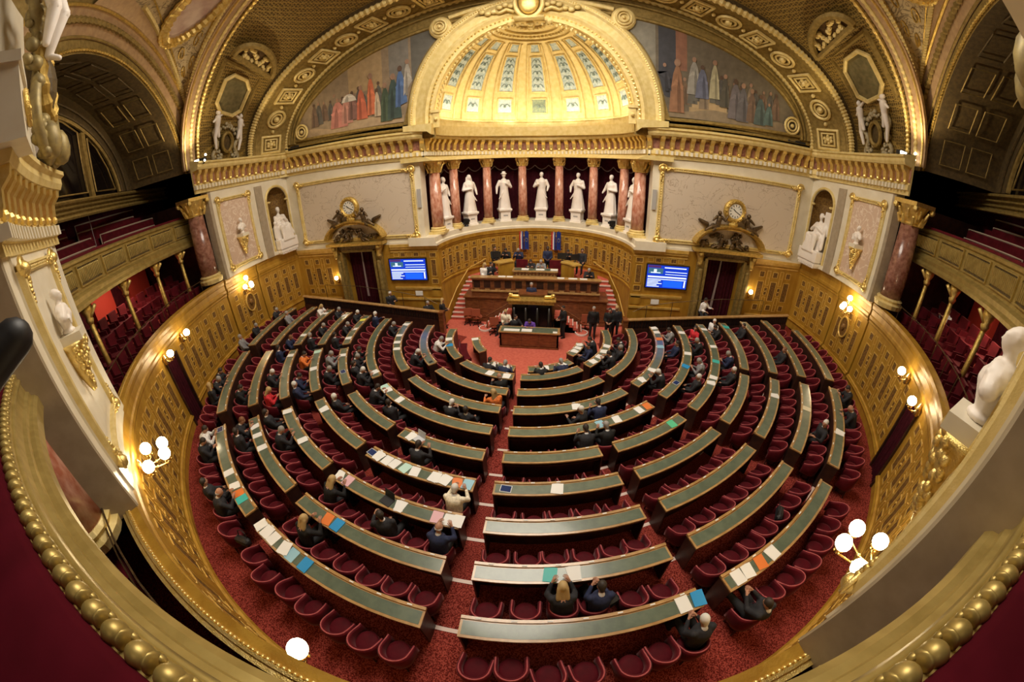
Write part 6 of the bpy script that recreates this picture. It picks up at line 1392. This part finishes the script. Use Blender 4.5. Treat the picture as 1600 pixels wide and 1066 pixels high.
# office chairs round the rostrum
def office(x, y, rz, lab, m_=None):
    t = thing('office_chair', lab, 'chair', (x, y, FZ), rz, 'chairs round the rostrum'); OR = mat('rust_fabric', (.36, .09, .04), .8)
    b = MB(); b.lathe([(.01, .42), (.24, .42), (.26, .46), (.22, .52), (.01, .53)], (0, 0, 0), 12); b.build('seat', OR, t, scale=1); b = MB(); b.box(-.22, .22, -.27, -.22, .62, 1.0); b.box(-.03, .03, -.26, -.22, .45, .65); b.build('backrest', OR, t, scale=1)
    b = MB(); b.tube([(0, 0, .08), (0, 0, .42)], .03, 6)
    for q in range(5): b.tube([(0, 0, .10), (.28*math.cos(q*1.257), .28*math.sin(q*1.257), .06)], .02, 5); b.ball((.28*math.cos(q*1.257), .28*math.sin(q*1.257), .035), .035, 6, 4)
    b.build('star_base', BLACK, t, scale=1)
for x, y, rz, lab in ((-1.50, 1.25, .3, 'rust-coloured swivel chair on the pink carpet left of the rostrum'), (-2.35, 2.0, 0, 'rust swivel chair against the tribune, second left of the rostrum'), (-2.75, 2.05, .2, 'rust swivel chair nearest the left stairs'), (2.1, 1.9, 0, 'rust swivel chair against the tribune right of the rostrum')): office(x, y, rz, lab)
for i, sx in enumerate((-1, 1)):
    t = thing('high_chair', 'high-backed dark red chair behind the raised desk, %s' % ('left of the seated pair', 'right of the seated pair')[i], 'chair', (sx*.62 if sx < 0 else .78, 3.35, .1), F0); MB().box(-.3, .3, -.06, .04, 0, 1.0).build('backrest', VELV, t, scale=1); MB().box(-.3, .3, .0, .45, .3, .42).build('seat', VELV, t, scale=1)
# monitors on the secretaries desks
for i, (x, y, lab) in enumerate(((-1.75, 3.55, 'black monitor on the left secretaries desk'), (1.05, 3.52, 'black monitor on the right secretaries desk, left one'), (1.6, 3.4, 'black monitor on the right secretaries desk, right one'))):
    t = thing('monitor', lab, 'monitor', (x, y, .85), F0+.2*i); MB().box(-.24, .24, -.02, .02, .10, .42).build('display', BLACK, t, scale=1); MB().box(-.08, .08, -.05, .05, 0, .02).box(-.02, .02, -.02, .02, 0, .12).build('stand', BLACK, t, scale=1)
for i, (x, y, z, w_, d_) in enumerate(((-1.5, 2.52, .386, .3, .12), (-1.15, 2.52, .386, .25, .12), (.9, 2.52, .386, .28, .12), (1.35, 2.52, .386, .35, .12), (1.8, 2.52, .386, .3, .12), (-.6, 3.0, .576, .3, .2), (.0, 3.0, .576, .35, .18), (.6, 3.0, .576, .3, .2))):
    tag(MB().box(x, x+w_, y-d_/2, y+d_/2, z, z+.02).build('papers', WHITEP, org=(x, y, z)), 'white papers on the %s, %s from the left' % ('tribune rail' if i < 5 else 'raised desk', ORD[(i if i < 5 else i-5)+1]), 'papers')
# ------------------------------------------------------------------ papers, folders and laptops on the desks
PAP = "8,-103.9,blue;8,-105.4,orange;9,-103.1,blue;9,-69.9,blue;9,-71.3,white;9,-62.7,orange;9,-64.4,white;9,-61.0,white;9,-65.6,white;8,-81.5,teal;8,-79.4,white;6,-86.7,tablet;6,-79.5,white;9,-110.6,white;9,-109.3,white;9,-108.0,white;9,-106.2,white;9,-105.0,lblue;9,-116.8,orange;9,-115.6,teal;9,-121.1,white;9,-118.3,white;5,-105.3,laptop;5,-107.3,white;6,-108.4,white;6,-106.5,white;6,-104.9,white;6,-102.8,mint;6,-101.0,white;6,-97.6,white;6,-95.9,white;6,-93.9,orange;6,-92.3,lblue;6,-110.0,tablet;7,-110.0,white;7,-108.1,pink;7,-101.2,laptop2;7,-99.3,white;7,-94.2,pink;7,-92.8,white;7,-91.7,white;7,-121.2,white;8,-129.3,white;8,-126.8,white;8,-123.5,white;9,-131.2,tablet;4,-120.5,white;4,-127.2,white;4,-129.2,mint;7,-130.9,white;6,-128.0,white;4,-66.0,lblue;4,-51.1,orange;4,-54.1,white;4,-61.4,white;3,-68.9,white;5,-52.3,green;9,-36.4,white;8,-32.3,cream;5,-31.2,white;5,-28.2,white;5,-19.1,teal;4,-24.6,blue;4,-35.4,tablet;3,-31.5,white;3,-39.9,white;5,-10.3,white;3,1.7,white;3,-4.5,orange;3,-11.5,lblue;3,5.7,white;4,0.2,white;6,1.8,teal;5,1.5,white;4,-15.7,white;7,-30.5,white;3,-160.1,white;3,-166.8,white;3,-154.1,white;3,-178.2,white;4,-138.9,white;6,-155.0,mint;6,-146.3,white;5,-152.1,white;5,-142.4,tablet;7,-164.4,white;7,-153.9,white;5,-169.7,white;5,-176.9,yellow;5,-163.3,white;7,-177.9,white;6,-178.0,white;2,-138.2,black;1,-107.6,white;1,-96.8,white;0,-166.7,white;1,-165.1,white;1,-155.9,blue;0,-30,white;0,-22,white;0,-15,white;0,-70,white;0,-55,white;0,-112,white;0,-100,white;1,-38,white;1,-30,white;1,-22,white;1,-14,white"
PCOL = {'white': WHITEP, 'blue': mat('blue_folder', (.02, .28, .62), .5), 'lblue': mat('pale_blue_folder', (.30, .55, .68), .5), 'orange': mat('orange_folder', (.75, .20, .04), .5), 'teal': mat('teal_folder', (.05, .45, .42), .5), 'green': mat('green_folder', (.10, .55, .30), .5), 'mint': mat('mint_paper', (.50, .74, .66), .7), 'cream': mat('cream_paper', (.72, .66, .48), .7), 'pink': mat('pink_paper', (.74, .45, .50), .7), 'yellow': mat('yellow_paper', (.75, .70, .10), .7), 'black': BLACK}
CN = {'white': 'white sheets', 'blue': 'bright blue folder', 'lblue': 'pale blue folder', 'orange': 'orange folder', 'teal': 'teal folder', 'green': 'green folder', 'mint': 'pale mint papers', 'cream': 'cream paper', 'pink': 'pink sheets', 'yellow': 'yellow paper', 'black': 'black phone'}
rn = random.Random(11); pc = {}
TABM = mat('tablet_glass', (.02, .04, .14), .1); ALU = mat('pale_aluminium', (.6, .62, .66), .4)
for q in PAP.split(';'):
    k, az, c = q.split(','); k = int(k); az = float(az); r = ringr(k)-.14 if k else (1.89 if (az > -40 or az < -130) else 2.19); z = (topz(k) if k else -.97)+.004
    side = 'right' if az > -90 else 'left'
    sts = [x for x in SEATS if x[0] == max(1, k) and x[1] == side]; near = min(sts, key=lambda x: abs(x[3]-az))
    where = '%s row desk, %s seat %s of the aisle' % (ORD[k], ORD[near[2]], side) if k else 'low front desk, %s side, facing %s seat' % (side, ORD[near[2]])
    rz = face_rz(az)+rn.uniform(-.25, .25)
    if c in ('tablet', 'laptop', 'laptop2'):
        nm = 'tablet' if c == 'tablet' else 'laptop'; t = thing(nm, '%s on the %s' % ('dark blue tablet' if c == 'tablet' else 'small laptop', where), nm, P(r, az, z), rz)
        if nm == 'tablet': MB().box(-.13, .13, -.10, .10, 0, .010).build('case', ALU, t, scale=1); MB().box(-.115, .115, -.085, .085, .010, .012).build('display', TABM, t, scale=1)
        else:
            MB().box(-.15, .15, -.11, .10, 0, .016).build('keyboard_base', ALU if c == 'laptop' else BLACK, t, scale=1); M = Matrix.Translation((0, .10, .012)) @ Matrix.Rotation(-.3, 4, 'X'); MB().box(-.15, .15, -.004, .004, 0, .20, 0, M).build('lid', ALU if c == 'laptop' else BLACK, t, scale=1)
        continue
    w_, d_, h_ = {'black': (.08, .14, .01)}.get(c, (.21, .30, rn.choice((.006, .01, .02)))); b = MB()
    if k in (6, 9, 4, 1) or c != 'white': w_ *= 1.15
    b.box(-w_/2, w_/2, -.15*d_/.3, .15*d_/.3, 0, h_)
    if c == 'white' and rn.random() < .6: M = Matrix.Rotation(rn.uniform(-.35, .35), 4, 'Z'); b.box(-w_/2+.03, w_/2+.03, -d_/2, d_/2, h_, h_+.003, 0, M)
    key = (k, near[2], side, c); pc[key] = pc.get(key, 0)+1
    lab = '%s on the %s' % (CN[c], where)
    if pc[key] > 1: lab = ('farther ', 'farthest ')[pc[key]-2]+lab
    o = b.build('papers' if c in ('white', 'mint', 'cream', 'pink', 'yellow') else ('phone' if c == 'black' else 'folder'), PCOL[c], scale=1); o.location = P(r, az, z)*S; o.rotation_euler = (0, 0, rz); tag(o, lab, 'papers' if o.name.startswith('papers') else ('phone' if c == 'black' else 'folder'))
# a handbag on a chair, phones held in hands

def bag(az, r, z, lab, m_):
    t = thing('handbag', lab, 'bag', P(r, az, z), face_rz(az)+.4)
    b = MB(); b.cap((-.12, 0, .10), (.12, 0, .10), .10, .11); b.box(-.19, .19, -.07, .07, 0, .16); b.build('body', m_, t, scale=1)
    b = MB(); b.tube([(-.14, .05, .14), (-.12, .10, .30), (0, .12, .35), (.12, .10, .30), (.14, .05, .14)], .012, 6); b.build('handle', m_, t, scale=1)
bag(-76.5, ringr(8)+.30, floz(8)+.39, 'black handbag on the seat beside the navy-suited man at the front right', BLACK)
bag(-54.2, ringr(8)+.30, floz(8)+.39, 'black bag lying on a chair, eighth row, right of the diagonal aisle', BLACK)
bag(-112.0, ringr(9)+.30, floz(9)+.39, 'black bag with papers on a chair behind the white-papered ninth row desk', BLACK)
